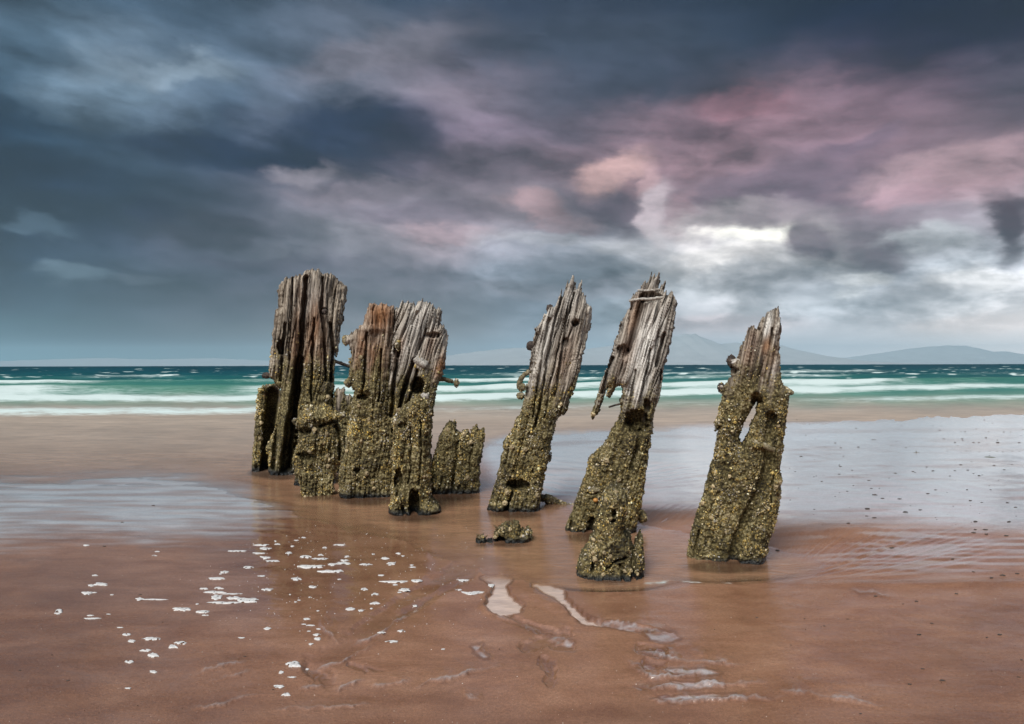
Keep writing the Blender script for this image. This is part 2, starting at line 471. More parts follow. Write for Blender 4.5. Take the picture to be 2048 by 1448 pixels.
def mat_sand():
    m, t, out = new_mat('wet_sand')
    g = t.new('ShaderNodeNewGeometry').outputs['Position']
    n1, _ = t.noise(g, 330.0, 3, 0.75)          # grains
    n2, _ = t.noise(scaled(t, g, (1.0, 2.2, 1)), 3.2, 5, 0.6, 0.4)
    n3, _ = t.noise(scaled(t, g, (3, 16, 4)), 3.0, 4, 0.55, 0.5)
    n4, _ = t.noise(g, 190.0, 3, 0.6)
    film = t.attr('film').outputs['Fac']; sky_sheen = t.attr('sky_sheen').outputs['Fac']
    c = t.ramp(n2, [(0.30, (0.235, 0.108, 0.058)), (0.50, (0.310, 0.155, 0.090)), (0.70, (0.385, 0.208, 0.130))])
    c = t.mix(t.maprange(n1, 0.32, 0.64), t.mix(0.38, c, (0.06, 0.035, 0.03, 1)), c)
    c = t.mix(t.math('MULTIPLY', t.attr('damp').outputs['Fac'], 0.62), c, t.mix(1.0, c, (0.40, 0.34, 0.31, 1), 'MULTIPLY'))  # darker where damp and inside the painted post reflection
    c = t.mix(t.math('MULTIPLY', sky_sheen, t.maprange(n3, 0.2, 0.6, 0.75, 1.0)), c, (0.51, 0.55, 0.60, 1))  # sky reflection on the flats painted as a pale bluish base colour
    n6, _ = t.noise(g, 110.0, 4, 0.7)
    c = t.mix(1.0, c, t.ramp(n6, [(0.34, (0.84, 0.83, 0.82)), (0.66, (1.16, 1.16, 1.15))]), 'MULTIPLY')
    speck = t.maprange(n1, 0.66, 0.74)
    c = t.mix(t.math('MULTIPLY', speck, 0.55), c, (0.62, 0.52, 0.45, 1))
    # the water film on the sand mirrors the sky; where it has drained the surface is only damp
    patchy = t.math('ADD', film, t.math('MULTIPLY', t.math('SUBTRACT', n3, 0.5), 0.35), clamp=True)
    rough = t.maprange(patchy, 0.0, 0.9, 0.34, 0.035, smooth=False)
    hg = t.math('ADD', t.math('MULTIPLY', n4, t.maprange(film, 0.0, 0.8, 1.0, 0.05)), t.math('MULTIPLY', n1, t.maprange(film, 0.0, 0.8, 0.7, 0.0)))
    nb = bump(t, hg, 0.55, 0.005)
    rip, _ = t.noise(scaled(t, g, (2.0, 22, 4)), 3.5, 3, 0.5, 0.3)
    cn = bump(t, t.math('ADD', rip, t.math('MULTIPLY', hg, t.maprange(film, 0.1, 0.7, 0.5, 0.03))), 0.18, 0.004)
    b = principled(t, Base_Color=c, Roughness=0.55, Specular_IOR_Level=0.25, Normal=nb)
    t.put(b.inputs['Coat Weight'], t.maprange(patchy, 0.0, 0.7, 0.40, 1.0)); t.put(b.inputs['Coat Roughness'], rough)
    b.inputs['Coat IOR'].default_value = 2.3
    t.l.new(cn, b.inputs['Coat Normal'])
    t.l.new(b.outputs[0], out.inputs[0])
    return m


def mat_water():
    m, t, out = new_mat('sea_water')
    g = t.new('ShaderNodeNewGeometry').outputs['Position']
    col = t.attr('wcol').outputs['Color']
    foam = t.attr('foam').outputs['Fac']; murk = t.attr('murk').outputs['Fac']; rgh = t.attr('rough').outputs['Fac']; refl = t.attr('refl').outputs['Fac']
    sv = t.attr('sv').outputs['Vector']          # (sideways, onshore) stretched with distance
    s1, _ = t.noise(scaled(t, sv, (14, 120, 1)), 1.0, 5, 0.6, 0.6)
    s2, _ = t.noise(scaled(t, sv, (46, 520, 1)), 1.0, 4, 0.65, 0.5)
    k = t.ramp(t.math('ADD', t.math('MULTIPLY', s1, .6), t.math('MULTIPLY', s2, .4)), [(0.32, (0.66, 0.68, 0.70)), (0.68, (1.30, 1.28, 1.25))])
    body = t.mix(1.0, col, k, 'MULTIPLY')
    fm = t.math('ADD', foam, t.math('MULTIPLY', t.math('ADD', t.math('SUBTRACT', s1, 0.5), t.math('MULTIPLY', t.math('SUBTRACT', s2, 0.5), 1.5)), 0.9))
    fm = t.maprange(fm, 0.25, 1.0)
    fm = t.math('MULTIPLY', fm, t.maprange(foam, 0.02, 0.25))
    body = t.mix(fm, body, (0.58, 0.70, 0.70, 1))
    dif = t.new('ShaderNodeBsdfDiffuse'); t.put(dif.inputs[0], body)
    tr = t.new('ShaderNodeBsdfTransparent'); tr.inputs[0].default_value = (0.99, 0.985, 0.98, 1)
    m1 = t.new('ShaderNodeMixShader')
    t.put(m1.inputs[0], t.math('MAXIMUM', murk, fm)); t.l.new(tr.outputs[0], m1.inputs[1]); t.l.new(dif.outputs[0], m1.inputs[2])
    nb = bump(t, t.math('ADD', s1, t.math('MULTIPLY', s2, 0.4)), 0.25, 0.008)
    gl = t.new('ShaderNodeBsdfGlossy'); t.put(gl.inputs['Roughness'], rgh); gl.inputs[0].default_value = (1, 1, 1, 1)
    t.l.new(nb, gl.inputs['Normal'])
    fr = t.new('ShaderNodeFresnel'); fr.inputs[0].default_value = 1.5
    t.l.new(nb, fr.inputs['Normal'])
    m2 = t.new('ShaderNodeMixShader')
    up = t.math('SUBTRACT', 1.0, t.new('ShaderNodeNewGeometry').outputs['Backfacing'])   # only the top of the sheet mirrors
    ff = t.math('MULTIPLY', t.math('MULTIPLY', t.math('MULTIPLY', fr.outputs[0], up), refl), t.math('SUBTRACT', 1.0, t.math('MULTIPLY', fm, 0.85)))
    t.put(m2.inputs[0], ff); t.l.new(m1.outputs[0], m2.inputs[1]); t.l.new(gl.outputs[0], m2.inputs[2])
    t.l.new(m2.outputs[0], out.inputs[0])
    return m


def mat_plain(name, rgb, rough=0.8, spec=0.3, scale=60, vary=0.3, emis=None):
    m, t, out = new_mat(name)
    tc = t.new('ShaderNodeTexCoord').outputs['Object']
    n, _ = t.noise(tc, scale, 4, 0.6)
    lo = tuple(v * (1 - vary) for v in rgb); hi = tuple(min(v * (1 + vary), 0.9) for v in rgb)
    b = principled(t, Base_Color=t.ramp(n, [(0.3, lo), (0.7, hi)]), Roughness=rough, Specular_IOR_Level=spec,
                   Normal=bump(t, n, 0.5, 0.004))
    t.l.new(b.outputs[0], out.inputs[0])
    return m


M_WOOD = mat_wood(); M_BARN = mat_barnacle(); M_SAND = mat_sand(); M_WATER = mat_water()
M_IRON = mat_crusted('rusted_iron', (0.010, 0.009, 0.009), (0.045, 0.035, 0.030), (0.16, 0.12, 0.10))
M_CRUST = mat_crusted('crusted_iron', (0.03, 0.027, 0.018), (0.15, 0.125, 0.07), (0.42, 0.38, 0.28))
M_PALE = mat_crusted('bleached_stub', (0.10, 0.095, 0.085), (0.36, 0.34, 0.31), (0.66, 0.64, 0.60))
def mat_suds():
    m, t, out = new_mat('sea_foam')
    g = t.new('ShaderNodeNewGeometry').outputs['Position']
    n, _ = t.noise(g, 120.0, 4, 0.6)
    v = t.new('ShaderNodeTexVoronoi', feature='DISTANCE_TO_EDGE'); t.put(v.inputs['Vector'], g); v.inputs['Scale'].default_value = 48
    b = principled(t, Base_Color=t.ramp(n, [(0.3, (0.46, 0.46, 0.46)), (0.7, (0.66, 0.67, 0.68))]), Roughness=0.5, Specular_IOR_Level=0.4, Normal=bump(t, n, 0.6, 0.004))
    tr = t.new('ShaderNodeBsdfTransparent'); ms = t.new('ShaderNodeMixShader')
    rim = t.attr('rim').outputs['Fac']
    lace = t.maprange(t.math('ADD', t.math('SUBTRACT', n, t.math('MULTIPLY', v.outputs['Distance'], 3.6)), t.math('MULTIPLY', rim, 0.75)), 0.34, 0.62)
    t.put(ms.inputs[0], lace); t.l.new(tr.outputs[0], ms.inputs[1]); t.l.new(b.outputs[0], ms.inputs[2]); t.l.new(ms.outputs[0], out.inputs[0])
    return m


M_FOAM = mat_suds()
M_SPECK = mat_plain('foam_speck', (0.60, 0.62, 0.63), 0.55, 0.4, 160, 0.10)
M_PEB = mat_plain('dark_pebble', (0.055, 0.045, 0.040), 0.5, 0.4, 90, 0.5)
M_WEED = mat_plain('brown_weed', (0.085, 0.060, 0.028), 0.5, 0.4, 60, 0.5)
M_HILL = mat_plain('far_hillside', (0.34, 0.36, 0.38), 1.0, 0.0, 0.002, 0.08)

# ------------------------------------------------------------------ the beach: heights and wetness
WATER_EDGE = [(-3000,1010),(-600,985),(0,968),(250,958),(360,958),(440,976),(510,994),(540,1012),(600,1032),(700,1060),
    (820,1090),(900,1122),(980,1150),(1080,1166),(1160,1172),(1300,1168),(1420,1166),(1540,1166),(1600,1158),(1650,1140),
    (1640,1122),(1590,1102),(1545,1090),(1450,1080),(1390,1072),(1330,1055),(1290,1048),(1240,1045),(1160,1025),(1100,1016),
    (1075,1000),(1000,985),(985,960),(965,930),(960,898),(1000,881),(1100,869),(1300,861),(1500,853),(1700,842),(2048,826),
    (4800,760),(4800,700),(-3000,700)]
FLAT_RIGHT = [(950,866),(1100,854),(1300,848),(1500,840),(1700,832),(2048,815),(4800,760),(4800,1060),(2048,1068),(1800,1052),
    (1640,1046),(1560,1044),(1400,1028),(1290,1016),(1100,1004),(1000,975),(960,930)]
FLAT_LEFT = [(-3000,925),(0,925),(420,920),(545,960),(560,1010),(500,1062),(300,1078),(150,1068),(0,1090),(-3000,1150)]
# small channels and steps that the draining water has cut: (points, half width px, depth m)
CHANNELS = [
    ([(1008,1228),(1050,1252),(1100,1266),(1140,1274)], 6, .006),
    ([(1165,1247),(1200,1254),(1300,1266)], 5, .005),
    ([(930,1140),(870,1176),(810,1212),(745,1258),(690,1306),(625,1338)], 24, .006),
    ([(1130,1272),(1100,1286),(1050,1300)], 14, .006),
    ([(1110,1300),(1140,1302)], 9, .006),
    ([(1085,1330),(1098,1350),(1100,1376)], 12, .005),
    ([(1280,1304),(1320,1312)], 14, .005), ([(1290,1336),(1320,1342)], 12, .005),
    ([(620,1346),(650,1356),(655,1370)], 18, .004), ([(700,1338),(730,1350)], 6, .004),
]
RIDGES = [
    ([(1060,1190),(1110,1215),(1150,1240)], 12, .005),
    ([(975,1190),(968,1215),(985,1236)], 8, .006),
    ([(800,1222),(860,1190),(930,1150)], 7, .004),
]
# little scarps where thin sheets of water have stepped the sand: (points, height m, steep width px, gentle width px)
SCARPS = [
    ([(1170,1246),(1240,1256),(1310,1270),(1352,1284)], .007, 2.6, 22), ([(1252,1302),(1290,1308),(1336,1326),(1400,1336),(1500,1338)], .007, 2.4, 20),
    ([(1248,1330),(1280,1342),(1306,1346)], .006, 2.4, 14), ([(1250,1338),(1290,1362),(1330,1372),(1400,1358),(1450,1356)], .008, 2.6, 18),
    ([(1250,1378),(1300,1384),(1350,1388),(1430,1382),(1540,1376)], .008, 2.6, 18), ([(1268,1400),(1320,1416),(1360,1416),(1440,1408),(1580,1404)], .007, 2.6, 18),
    ([(985,1234),(1040,1250),(1090,1272)], .006, 2.4, 14), ([(1090,1284),(1120,1282),(1146,1294)], .006, 2.4, 12),
    ([(960,1300),(985,1334)], .005, 2.2, 10), ([(830,1396),(850,1376),(900,1366),(960,1352),(1010,1344)], .006, 2.4, 14), ([(620,1344),(680,1334),(740,1300),(760,1290)], .006, 2.4, 16),
    ([(590,1396),(625,1382),(660,1382)], .004, 2.2, 10), ([(665,1400),(700,1378),(736,1374)], .005, 2.2, 10), ([(734,1384),(780,1380),(826,1370)], .005, 2.2, 10),
    ([(540,1430),(640,1428),(760,1420)], .004, 2.2, 12), ([(920,1404),(960,1408),(972,1416)], .004, 2.2, 10), ([(380,1430),(450,1418),(560,1392)], .004, 2.4, 16),
    ([(380,1362),(440,1346),(500,1332)], .004, 2.4, 18), ([(400,1380),(470,1362),(520,1350)], .003, 2.4, 14), ([(1540,1390),(1640,1404),(1740,1420),(1800,1436)], .006, 4, 24),
    ([(640,1260),(668,1288),(676,1306)], .005, 2.4, 14), ([(690,1306),(760,1276),(800,1240),(850,1206)], .006, 2.6, 20), ([(1690,1182),(1760,1196),(1800,1204)], .003, 2.2, 16),
]
SCOUR = [(515,946,22,8,.10),(560,952,34,9,.11),(630,992,46,10,.09),(730,1002,58,10,.11),(828,1036,62,10,.10),(910,992,54,9,.10),(1028,1028,62,10,.11),
         (1190,1074,70,12,.11),(1218,1162,78,12,.09),(1452,1134,92,14,.13),(1022,1088,48,8,.07),(962,1090,26,6,.05),(1100,1008,26,6,.05)]


# clear pools and sheets left lying in the drained sand
RUNNELS = [[(962,1156),(1000,1150),(1022,1158),(1010,1174),(1020,1194),(1044,1212),(1040,1226),(1002,1233),(982,1227),(971,1212),(976,1196),(989,1180),(984,1167)],
           [(1064,1168),(1100,1172),(1124,1180),(1130,1199),(1150,1219),(1172,1239),(1202,1250),(1204,1255),(1164,1251),(1145,1236),(1128,1212),(1108,1196),(1084,1184)]]
SHEETS = [[(1288,1274),(1345,1271),(1357,1285),(1332,1293),(1300,1286)], [(1330,1351),(1400,1351),(1440,1359),(1400,1366),(1340,1362)],
          [(1340,1377),(1420,1379),(1446,1386),(1352,1392)], [(1318,1408),(1400,1403),(1466,1402),(1400,1414),(1340,1417)], [(1110,1285),(1146,1292),(1140,1298),(1112,1292)],
          [(944,1300),(962,1296),(956,1306),(975,1322),(966,1324),(948,1312)], [(1206,1252),(1270,1262),(1262,1267),(1212,1258)]]
LENSES = [[(1262,1306),(1300,1298),(1345,1302),(1325,1312),(1288,1318)], [(1268,1336),(1300,1328),(1336,1332),(1318,1342),(1290,1348)], [(1262,1380),(1310,1370),(1340,1376),(1320,1388),(1280,1390)],
          [(1290,1408),(1330,1398),(1360,1402),(1330,1412)], [(1000,1244),(1060,1258),(1140,1272),(1100,1282),(1060,1266)], [(1085,1322),(1110,1330),(1104,1368),(1094,1352)], [(612,1336),(640,1342),(660,1364),(630,1372),(616,1356)],
          [(690,1330),(730,1338),(770,1352),(740,1350)], [(790,1236),(830,1206),(880,1180),(850,1212),(800,1246)], [(1200,1254),(1290,1262),(1340,1272),(1280,1272)]]
_SF = {}


def fore_field(px, py):
    """scarps, runnels, sheets and soaked lenses of the near sand: height, soaked, film, silt, runnel"""
    key = (px.shape, float(px.flat[0]), float(py.flat[-1]), float(px.flat[-1]))
    if key in _SF: return _SF[key]
    out = [np.zeros(px.shape) for _ in range(5)]
    m = (py > 1140) & (py < 1500) & (px > -200) & (px < 2200)
    if m.any():
        x, y = px[m], py[m]
        wx = x + 7 * fbm(x / 30, y / 16, 21); wy = y + 4 * fbm(x / 28, y / 12, 23)
        qn = wy + 2.6 * perlin(x / 9, y / 7, 25) + 5 * perlin(x / 34, y / 60, 26); kn = .45 + .55 * sstep(perlin(x / 45, y / 30, 27), -.4, .3)
        dz = np.zeros(len(x)); da = np.zeros(len(x)); fi = np.zeros(len(x)); si = np.zeros(len(x)); ru = np.zeros(len(x))
        for pts, h, a, g in SCARPS:
            P = np.array(pts, float)
            if P[0, 0] > P[-1, 0]: P = P[::-1]
            if np.any(np.diff(P[:, 0]) <= 0): P[:, 0] = np.linspace(P[:, 0].min(), P[:, 0].max(), len(P))
            L = P[-1, 0] - P[0, 0]
            b = np.nonzero((wx > P[0, 0] - .06 * L) & (wx < P[-1, 0] + .06 * L) & (np.abs(qn - P[:, 1].mean()) < 90))[0]
            q = qn[b] - np.interp(wx[b], P[:, 0], P[:, 1])
            k = sstep(wx[b], P[0, 0] - .05 * L, P[0, 0] + .3 * L) * sstep(wx[b], P[-1, 0] + .05 * L, P[-1, 0] - .4 * L) * kn[b]
            dz[b] += 1.3 * h * k * np.where(q > 0, np.exp(-(q / (a * .8)) ** 2), np.exp(-np.abs(q / (g * 1.4)) ** 1.1))
            da[b] = np.maximum(da[b], .75 * k * np.where(q > 0, np.exp(-(q / 9) ** 2), np.exp(-(q / 2) ** 2)))
            si[b] = np.maximum(si[b], .55 * k ** 1.5 * (h / .008) * np.exp(-((q + 1.5) / 1.9) ** 2))  # bright lip: sky reflection painted pale along the step
        vx = x + 3 * perlin(x / 11, y / 8, 81); vy = y + 2 * perlin(x / 12, y / 7, 82)
        for P in RUNNELS:
            d = sdf(vx, vy, P); dz -= .020 * sstep(d, -5, 3); ru = np.maximum(ru, sstep(d, -1, 3)); da = np.maximum(da, .9 * sstep(-np.abs(d + 3), -6, -1))
        for P in SHEETS:
            d = sdf(vx, vy, P); fi = np.maximum(fi, sstep(d, -2, 4)); si = np.maximum(si, .5 * sstep(d, -1.5, 4) * sstep(perlin(x / 26, y / 9, 83), -.8, .3)); da = np.maximum(da, .8 * sstep(-np.abs(d + 3), -5, -1))  # sheets also get sky reflection painted in as pale colour
        for P in LENSES:
            d = sdf(vx, vy, P); da = np.maximum(da, .8 * sstep(d, -4, 5)); fi = np.maximum(fi, .85 * sstep(d, -3, 4)); dz -= .003 * sstep(d, -4, 4)
        for o_, v in zip(out, (dz, da, fi, si, ru)): o_[m] = v
    if px.size > 5000: _SF[key] = out
    return out


def sand_eval(X, Y):
    px, py = g2px(X, Y)
    wob = 7 * fbm(px / 90, py / 26, 3) + 3 * fbm(px / 24, py / 9, 5) + 22 * perlin(px / 150, py / 6, 6) * sstep(640 - px, 0, 150) * sstep(py, 930, 960)
    d = sdf(px, py, WATER_EDGE) + wob
    z = np.where(d > 0, -0.045 * (1 - np.exp(-d / 70)), 0.012 * (1 - np.exp(d / 60)))
    for (cx, cy, rx, ry, dep) in SCOUR:
        z = z - dep * np.exp(-((px - cx) / rx) ** 2 - ((py - cy) / ry) ** 2)
    dry = sstep(-d, 0, 40)
    z = z + dry * 0.0045 * fbm(X * 1.1, Y * 0.9, 11, 3) + dry * .0022 * fbm(X * 5, Y * 7, 12, 4)
    fg = sstep(py, 1130, 1190)
    z = z + fg * dry * 0.006 * sstep(py, 1180, 1450)
    wx = px + 7 * fbm(px / 30, py / 16, 21); wy = py + 4 * fbm(px / 28, py / 12, 23)
    near = (py > 1100)
    for pts, w, dep in CHANNELS:
        dd = np.full(px.shape, 1e6); dd[near] = seg_dist(wx[near], wy[near] , pts, False)
        z = z - 1.35 * dep * (1 - sstep(dd, w * 0.6, w * 1.12))
    for pts, w, h in RIDGES:
        dd = np.full(px.shape, 1e6); dd[near] = seg_dist(wx[near], wy[near], pts, False)
        z = z + h * np.exp(-(dd / w) ** 2)
    ff = fore_field(px, py); z = z + ff[0]
    # current ripples and fanned flow lines
    def box(cx, cy, rx, ry): return np.exp(-np.abs((px - cx) / rx) ** 3 - np.abs((py - cy) / ry) ** 3)
    z = z + .0035 * box(1320, 950, 90, 26) * np.sin((py + .12 * px + 3 * fbm(px / 60, py / 20, 31)) / 1.15)
    z = z + .0035 * box(1105, 960, 60, 40) * np.sin((py - .10 * px + 4 * fbm(px / 50, py / 20, 32)) / 1.5)
    z = z + .0030 * box(1345, 1032, 60, 16) * np.sin((px + 1.6 * py + 6 * fbm(px / 40, py / 20, 33)) / 3.0)
    th = np.arctan2(py - 1170, np.maximum(px - 1520, 1)); rr = np.hypot(px - 1520, py - 1170)
    z = z + .0070 * box(1770, 1110, 200, 48) * perlin(th * 55 + rr / 90, rr / 220, 34)
    z = z + .0030 * box(330, 1030, 260, 60) * perlin(px / 110, py / 5.5, 35)
    z = z + .007 * np.exp(-((py - 1168 - (px - 1750) * .03 - 6 * np.sin(px / 120)) / 6) ** 2) * sstep(px, 1560, 1700)
    z = z + .012 * 1.5 * np.exp(-((px - 1650) / 150) ** 2 - ((py - 1068) / 20) ** 2)
    # wetness
    film = 0.24 + 0.20 * fbm(px / 130, py / 60, 41) + .12 * fbm(px / 30, py / 9, 40)
    film = np.maximum(film, 1.0 * sstep(sdf(px, py, FLAT_RIGHT) + 10 * fbm(px / 80, py / 30, 42), -20, 22))
    film = np.maximum(film, 0.95 * sstep(sdf(px, py, FLAT_LEFT) + 24 * fbm(px / 110, py / 30, 43), -70, 40))
    film = np.maximum(film, (0.72 + .2 * fbm(px / 90, py / 10, 44)) * box(1850, 1105, 260, 52))
    film = np.maximum(film, 0.97 * np.exp(-np.abs((px - 640) / 300) ** 3 - np.abs((py - 1130) / 150) ** 3))
    film = np.maximum(film, 0.42 * sstep(900 - px, 0, 300) * sstep(1300 - py, 0, 120))
    film = np.maximum(film, 0.36 * sstep(py, 1150, 1200) * np.exp(-np.abs((px - 1150) / 420) ** 4))
    for pts, w, dep in CHANNELS:
        if w > 14: continue
        dd = np.full(px.shape, 1e6); dd[near] = seg_dist(wx[near], wy[near], pts, False); film = np.maximum(film, .95 * sstep(dd, w * 1.3, w * .7))
    film = np.maximum(film, ff[2])
    film = np.clip(film - 0.6 * box(1345, 1034, 70, 14) - 0.5 * box(1640, 1078, 160, 16), 0, 1)
    return z, film, d, px, py


def sky_sheen_eval(px, py):
    a = sstep(sdf(px, py, FLAT_RIGHT) + 10 * fbm(px / 120, py / 16, 45), -16, 30) * (1 - .45 * sstep(fbm(px / 260, py / 14, 46), .05, .5))  # where the reflected sky is painted onto the flats
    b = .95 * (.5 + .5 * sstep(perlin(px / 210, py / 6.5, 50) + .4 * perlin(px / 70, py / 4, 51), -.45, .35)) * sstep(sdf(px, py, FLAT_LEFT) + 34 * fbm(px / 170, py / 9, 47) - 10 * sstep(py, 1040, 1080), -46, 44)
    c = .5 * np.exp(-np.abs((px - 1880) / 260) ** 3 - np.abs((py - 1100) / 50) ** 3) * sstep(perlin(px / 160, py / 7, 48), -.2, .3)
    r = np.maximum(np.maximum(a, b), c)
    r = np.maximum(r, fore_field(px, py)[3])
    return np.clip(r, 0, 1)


def damp_reflect_eval(px, py):
    """how dark the bare sand is, from soaking and a painted post reflection: drained paler in the middle, soaked in the troughs and at the far left"""
    wx = px + 7 * fbm(px / 30, py / 16, 21); wy = py + 4 * fbm(px / 28, py / 12, 23)
    n = fbm(px / 260, py / 90, 71)
    r = .75 * sstep(px + 90 * n, 640, 120) * sstep(py, 1080, 1200) + .55 * sstep(px + 120 * n, 1560, 2050) * sstep(py, 1150, 1250)
    r = np.maximum(r, .55 * sstep(py + 40 * n, 1360, 1470)); near = py > 1120
    r = np.maximum(r, .8 * np.exp(-np.abs((px - 610) / 190) ** 3 - np.abs((py - 1120) / 110) ** 3))  # dark reflection of the left posts, painted into the sand colour
    for pts, w, dep in CHANNELS:
        dd = np.full(px.shape, 1e6); dd[near] = seg_dist(wx[near], wy[near], pts, False); r = np.maximum(r, .55 * sstep(dd + 5 * perlin(px / 16, py / 9, 28), w * 1.5, w * .2))
    r = np.maximum(r, fore_field(px, py)[1])
    return np.clip(r + .25 * n, 0, 1)


def grid_faces(nr, nc):
    i = np.arange(nr * nc).reshape(nr, nc)
    return np.stack([i[:-1, :-1].ravel(), i[:-1, 1:].ravel(), i[1:, 1:].ravel(), i[1:, :-1].ravel()], 1)


def persp_grid(dy, px):
    D, P = np.meshgrid(dy, px, indexing='ij')
    Y = HC * F / D; X = (P - 1024) / F * Y
    return X, Y


def build_sand():
    dy = np.concatenate([[20, 30, 40, 50, 60, 70, 78], np.arange(84, 400, 2.2), np.arange(400, 740, 1.5), np.geomspace(745, 2400, 40)])
    px = np.concatenate([np.linspace(-2600, -160, 60), np.arange(-140, 2200, 2.5), np.linspace(2220, 4700, 60)])
    X, Y = persp_grid(dy, px)
    z, film, d, _, _ = sand_eval(X, Y)
    v = np.stack([X, Y, z], -1).reshape(-1, 3); f = grid_faces(*X.shape)[:, ::-1]
    n0 = len(v)
    bx, by = np.meshgrid(np.linspace(-70, 70, 40), np.linspace(-60, 0.58, 30))
    bz = 0.006 + 0.004 * fbm(bx * .5, by * .5, 9)
    v = np.vstack([v, np.stack([bx, by, bz], -1).reshape(-1, 3)])
    f2 = grid_faces(*bx.shape) + n0
    film = np.concatenate([film.ravel(), np.full(bx.size, .2)])
    me = mesh_np('sand', v, [f, f2])
    fattr(me, 'film', film)
    spx, spy = g2px(X, Y); fattr(me, 'damp', np.concatenate([damp_reflect_eval(spx, spy).ravel(), np.full(bx.size, .3)]))  # damp mask also carries the painted post reflection
    fattr(me, 'sky_sheen', np.concatenate([sky_sheen_eval(spx, spy).ravel(), np.zeros(bx.size)]))
    link('sand', me, M_SAND, kind='structure')


def build_water():
    dy = np.concatenate([[0.02, 0.05, .1, .2, .35], np.arange(.6, 112, .6), np.arange(112, 740, 2.6), np.geomspace(745, 2300, 30)])
    px = np.concatenate([np.linspace(-2600, -130, 90), np.arange(-120, 2180, 3.0), np.linspace(2190, 4700, 90)])
    X, Y = persp_grid(dy, px)
    PX, PY = g2px(X, Y); DY = PY - yh(PX)
    yy = DY + 730.5
    kx = [-2600, 0, 950, 1600, 2048, 4700]
    z = np.zeros_like(X); foam = np.zeros_like(X)
    wob = 2.4 * fbm(PX / 160, yy / 30, 51, 3)

    def wave(yc, th, amp, sx, ss, sharp, seed):
        nonlocal z, foam
        c = np.interp(PX, kx, yc) + wob * min(1, np.mean(th) / 5) + 1.6 * perlin(PX / 260, 0 * PX + seed, seed)
        t = np.interp(PX, kx, th)
        A = np.interp(PX, kx, amp) * (1 + .35 * perlin(PX / 140, 0 * PX, seed + 1))
        q = yy - (c + A * .45)
        s = np.interp(PX, sx, ss) * (1 + .3 * fbm(PX / 70, yy / 8, seed + 2))
        z += A * Y / F * np.exp(-np.where(q > 0, (q / (t * .9)) ** 2, (q / (t * 1.7)) ** 2))
        foam += s * np.exp(-np.where(q > 0, np.abs(q / (t * sharp)) ** 3, np.abs(q / (t * 1.15)) ** 1.8))
    wave([826, 822, 820, 803, 797, 780], [9, 9, 5, 6, 5, 5], [6, 6, 4, 4, 4, 4], [-500, 0, 540, 700, 880, 1050, 1200, 1600, 1750, 2048, 2600],
         [.8, .9, .8, .5, .42, .5, .35, .35, .6, .75, .7], .9, 61)
    wave([800, 798, 795, 782, 775, 764], [5, 5, 6.5, 6.5, 4.5, 4], [6, 6, 8, 7, 5, 4], [-500, 0, 560, 900, 1050, 1600, 1900, 2048, 2600],
         [1, 1.05, 1, 1.15, 1.2, 1.1, .95, .8, .8], .9, 71)
    wave([784, 781, 777, 768, 763, 756], [9, 9, 5.5, 6, 4, 4], [14, 15, 9, 9, 8, 6], [-500, 0, 70, 140, 300, 440, 480, 560, 870, 1100, 1350, 1560, 1740, 1790, 1850, 2600],
         [1, 1, .95, .5, .3, .25, .55, .8, 1, 1.1, .9, 1, 1, .6, .12, .2], 1.0, 81)
    wave([766, 765, 761, 754, 751, 748], [4, 4, 3.2, 2.8, 2.6, 2.4], [7, 7, 6, 5, 5, 4], [-500, 0, 130, 220, 420, 540, 870, 1050, 1200, 1350, 1570, 1650, 1720, 2048, 2600],
         [.9, .95, .9, .4, .22, .5, .8, .95, .6, .5, .7, .65, .2, .35, .3], 1.0, 91)
    wave([754, 753, 751, 746, 744, 742], [3, 3, 3, 2.6, 2.4, 2.2], [5, 5, 5, 4, 4, 3], [-500, 0, 100, 200, 300, 420, 600, 900, 1050, 1200, 1400, 1640, 1740, 1800, 2048, 2600],
         [.1, .15, .1, .45, .5, .1, .3, .2, .55, .3, .5, .6, .55, .1, .3, .2], 1.0, 101)
    far = sstep(DY, 42, 20)
    ly = np.log(np.maximum(DY, .02))
    ch = fbm(PX / 55, ly * 9, 111, 4)
    z += far * np.clip(1.9 * ch + .8 * perlin(PX / 17, ly * 22, 113), -2.0, 3.2) * Y / F * .85 * sstep(Y, 3000, 1200)
    cap = sstep(fbm(PX / 60, ly * 9, 121, 3) + .3 * perlin(PX / 18, ly * 20, 123), .30, .75)
    foam += far * cap * .95 * sstep(DY, .8, 5)
    foam = np.clip(foam, 0, 1.15)
    # swash: thin drifting suds
    sw = sstep(yy, 820, 850)
    foam += sw * .16 * np.clip(fbm(PX / 150, yy / 9, 131, 4), 0, 1) * sstep(yy, 960, 880)
    # water body colour by depth of water over the sand
    ky = [731, 740, 752, 765, 778, 792, 806, 820, 836, 870, 925, 960, 1300]
    kc = [(6,58,72),(6,66,78),(8,76,84),(18,90,92),(44,112,106),(84,130,120),(128,144,132),(156,148,138),(166,152,138),(168,151,136),(158,134,116),(148,114,90),(148,114,90)]
    L = lin(kc)
    col = np.stack([np.interp(yy + 3 * wob, ky, L[:, i]) for i in range(3)], -1)
    tint = 1 + .16 * fbm(PX / 220, yy / 14, 141, 4)
    col = col * tint[..., None]
    # waves lit through their crests are greener
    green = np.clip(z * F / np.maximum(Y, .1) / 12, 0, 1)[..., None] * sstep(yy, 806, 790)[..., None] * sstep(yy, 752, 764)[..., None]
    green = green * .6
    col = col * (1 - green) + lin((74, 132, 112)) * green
    zs, film, dd, _, _ = sand_eval(X, Y)
    depth = np.clip(z - zs, 0, 1)
    rimx = sstep(PX, 1180, 1300) * sstep(PX, 1580, 1480) * sstep(perlin(PX / 40, yy / 40, 171), -.35, .25)
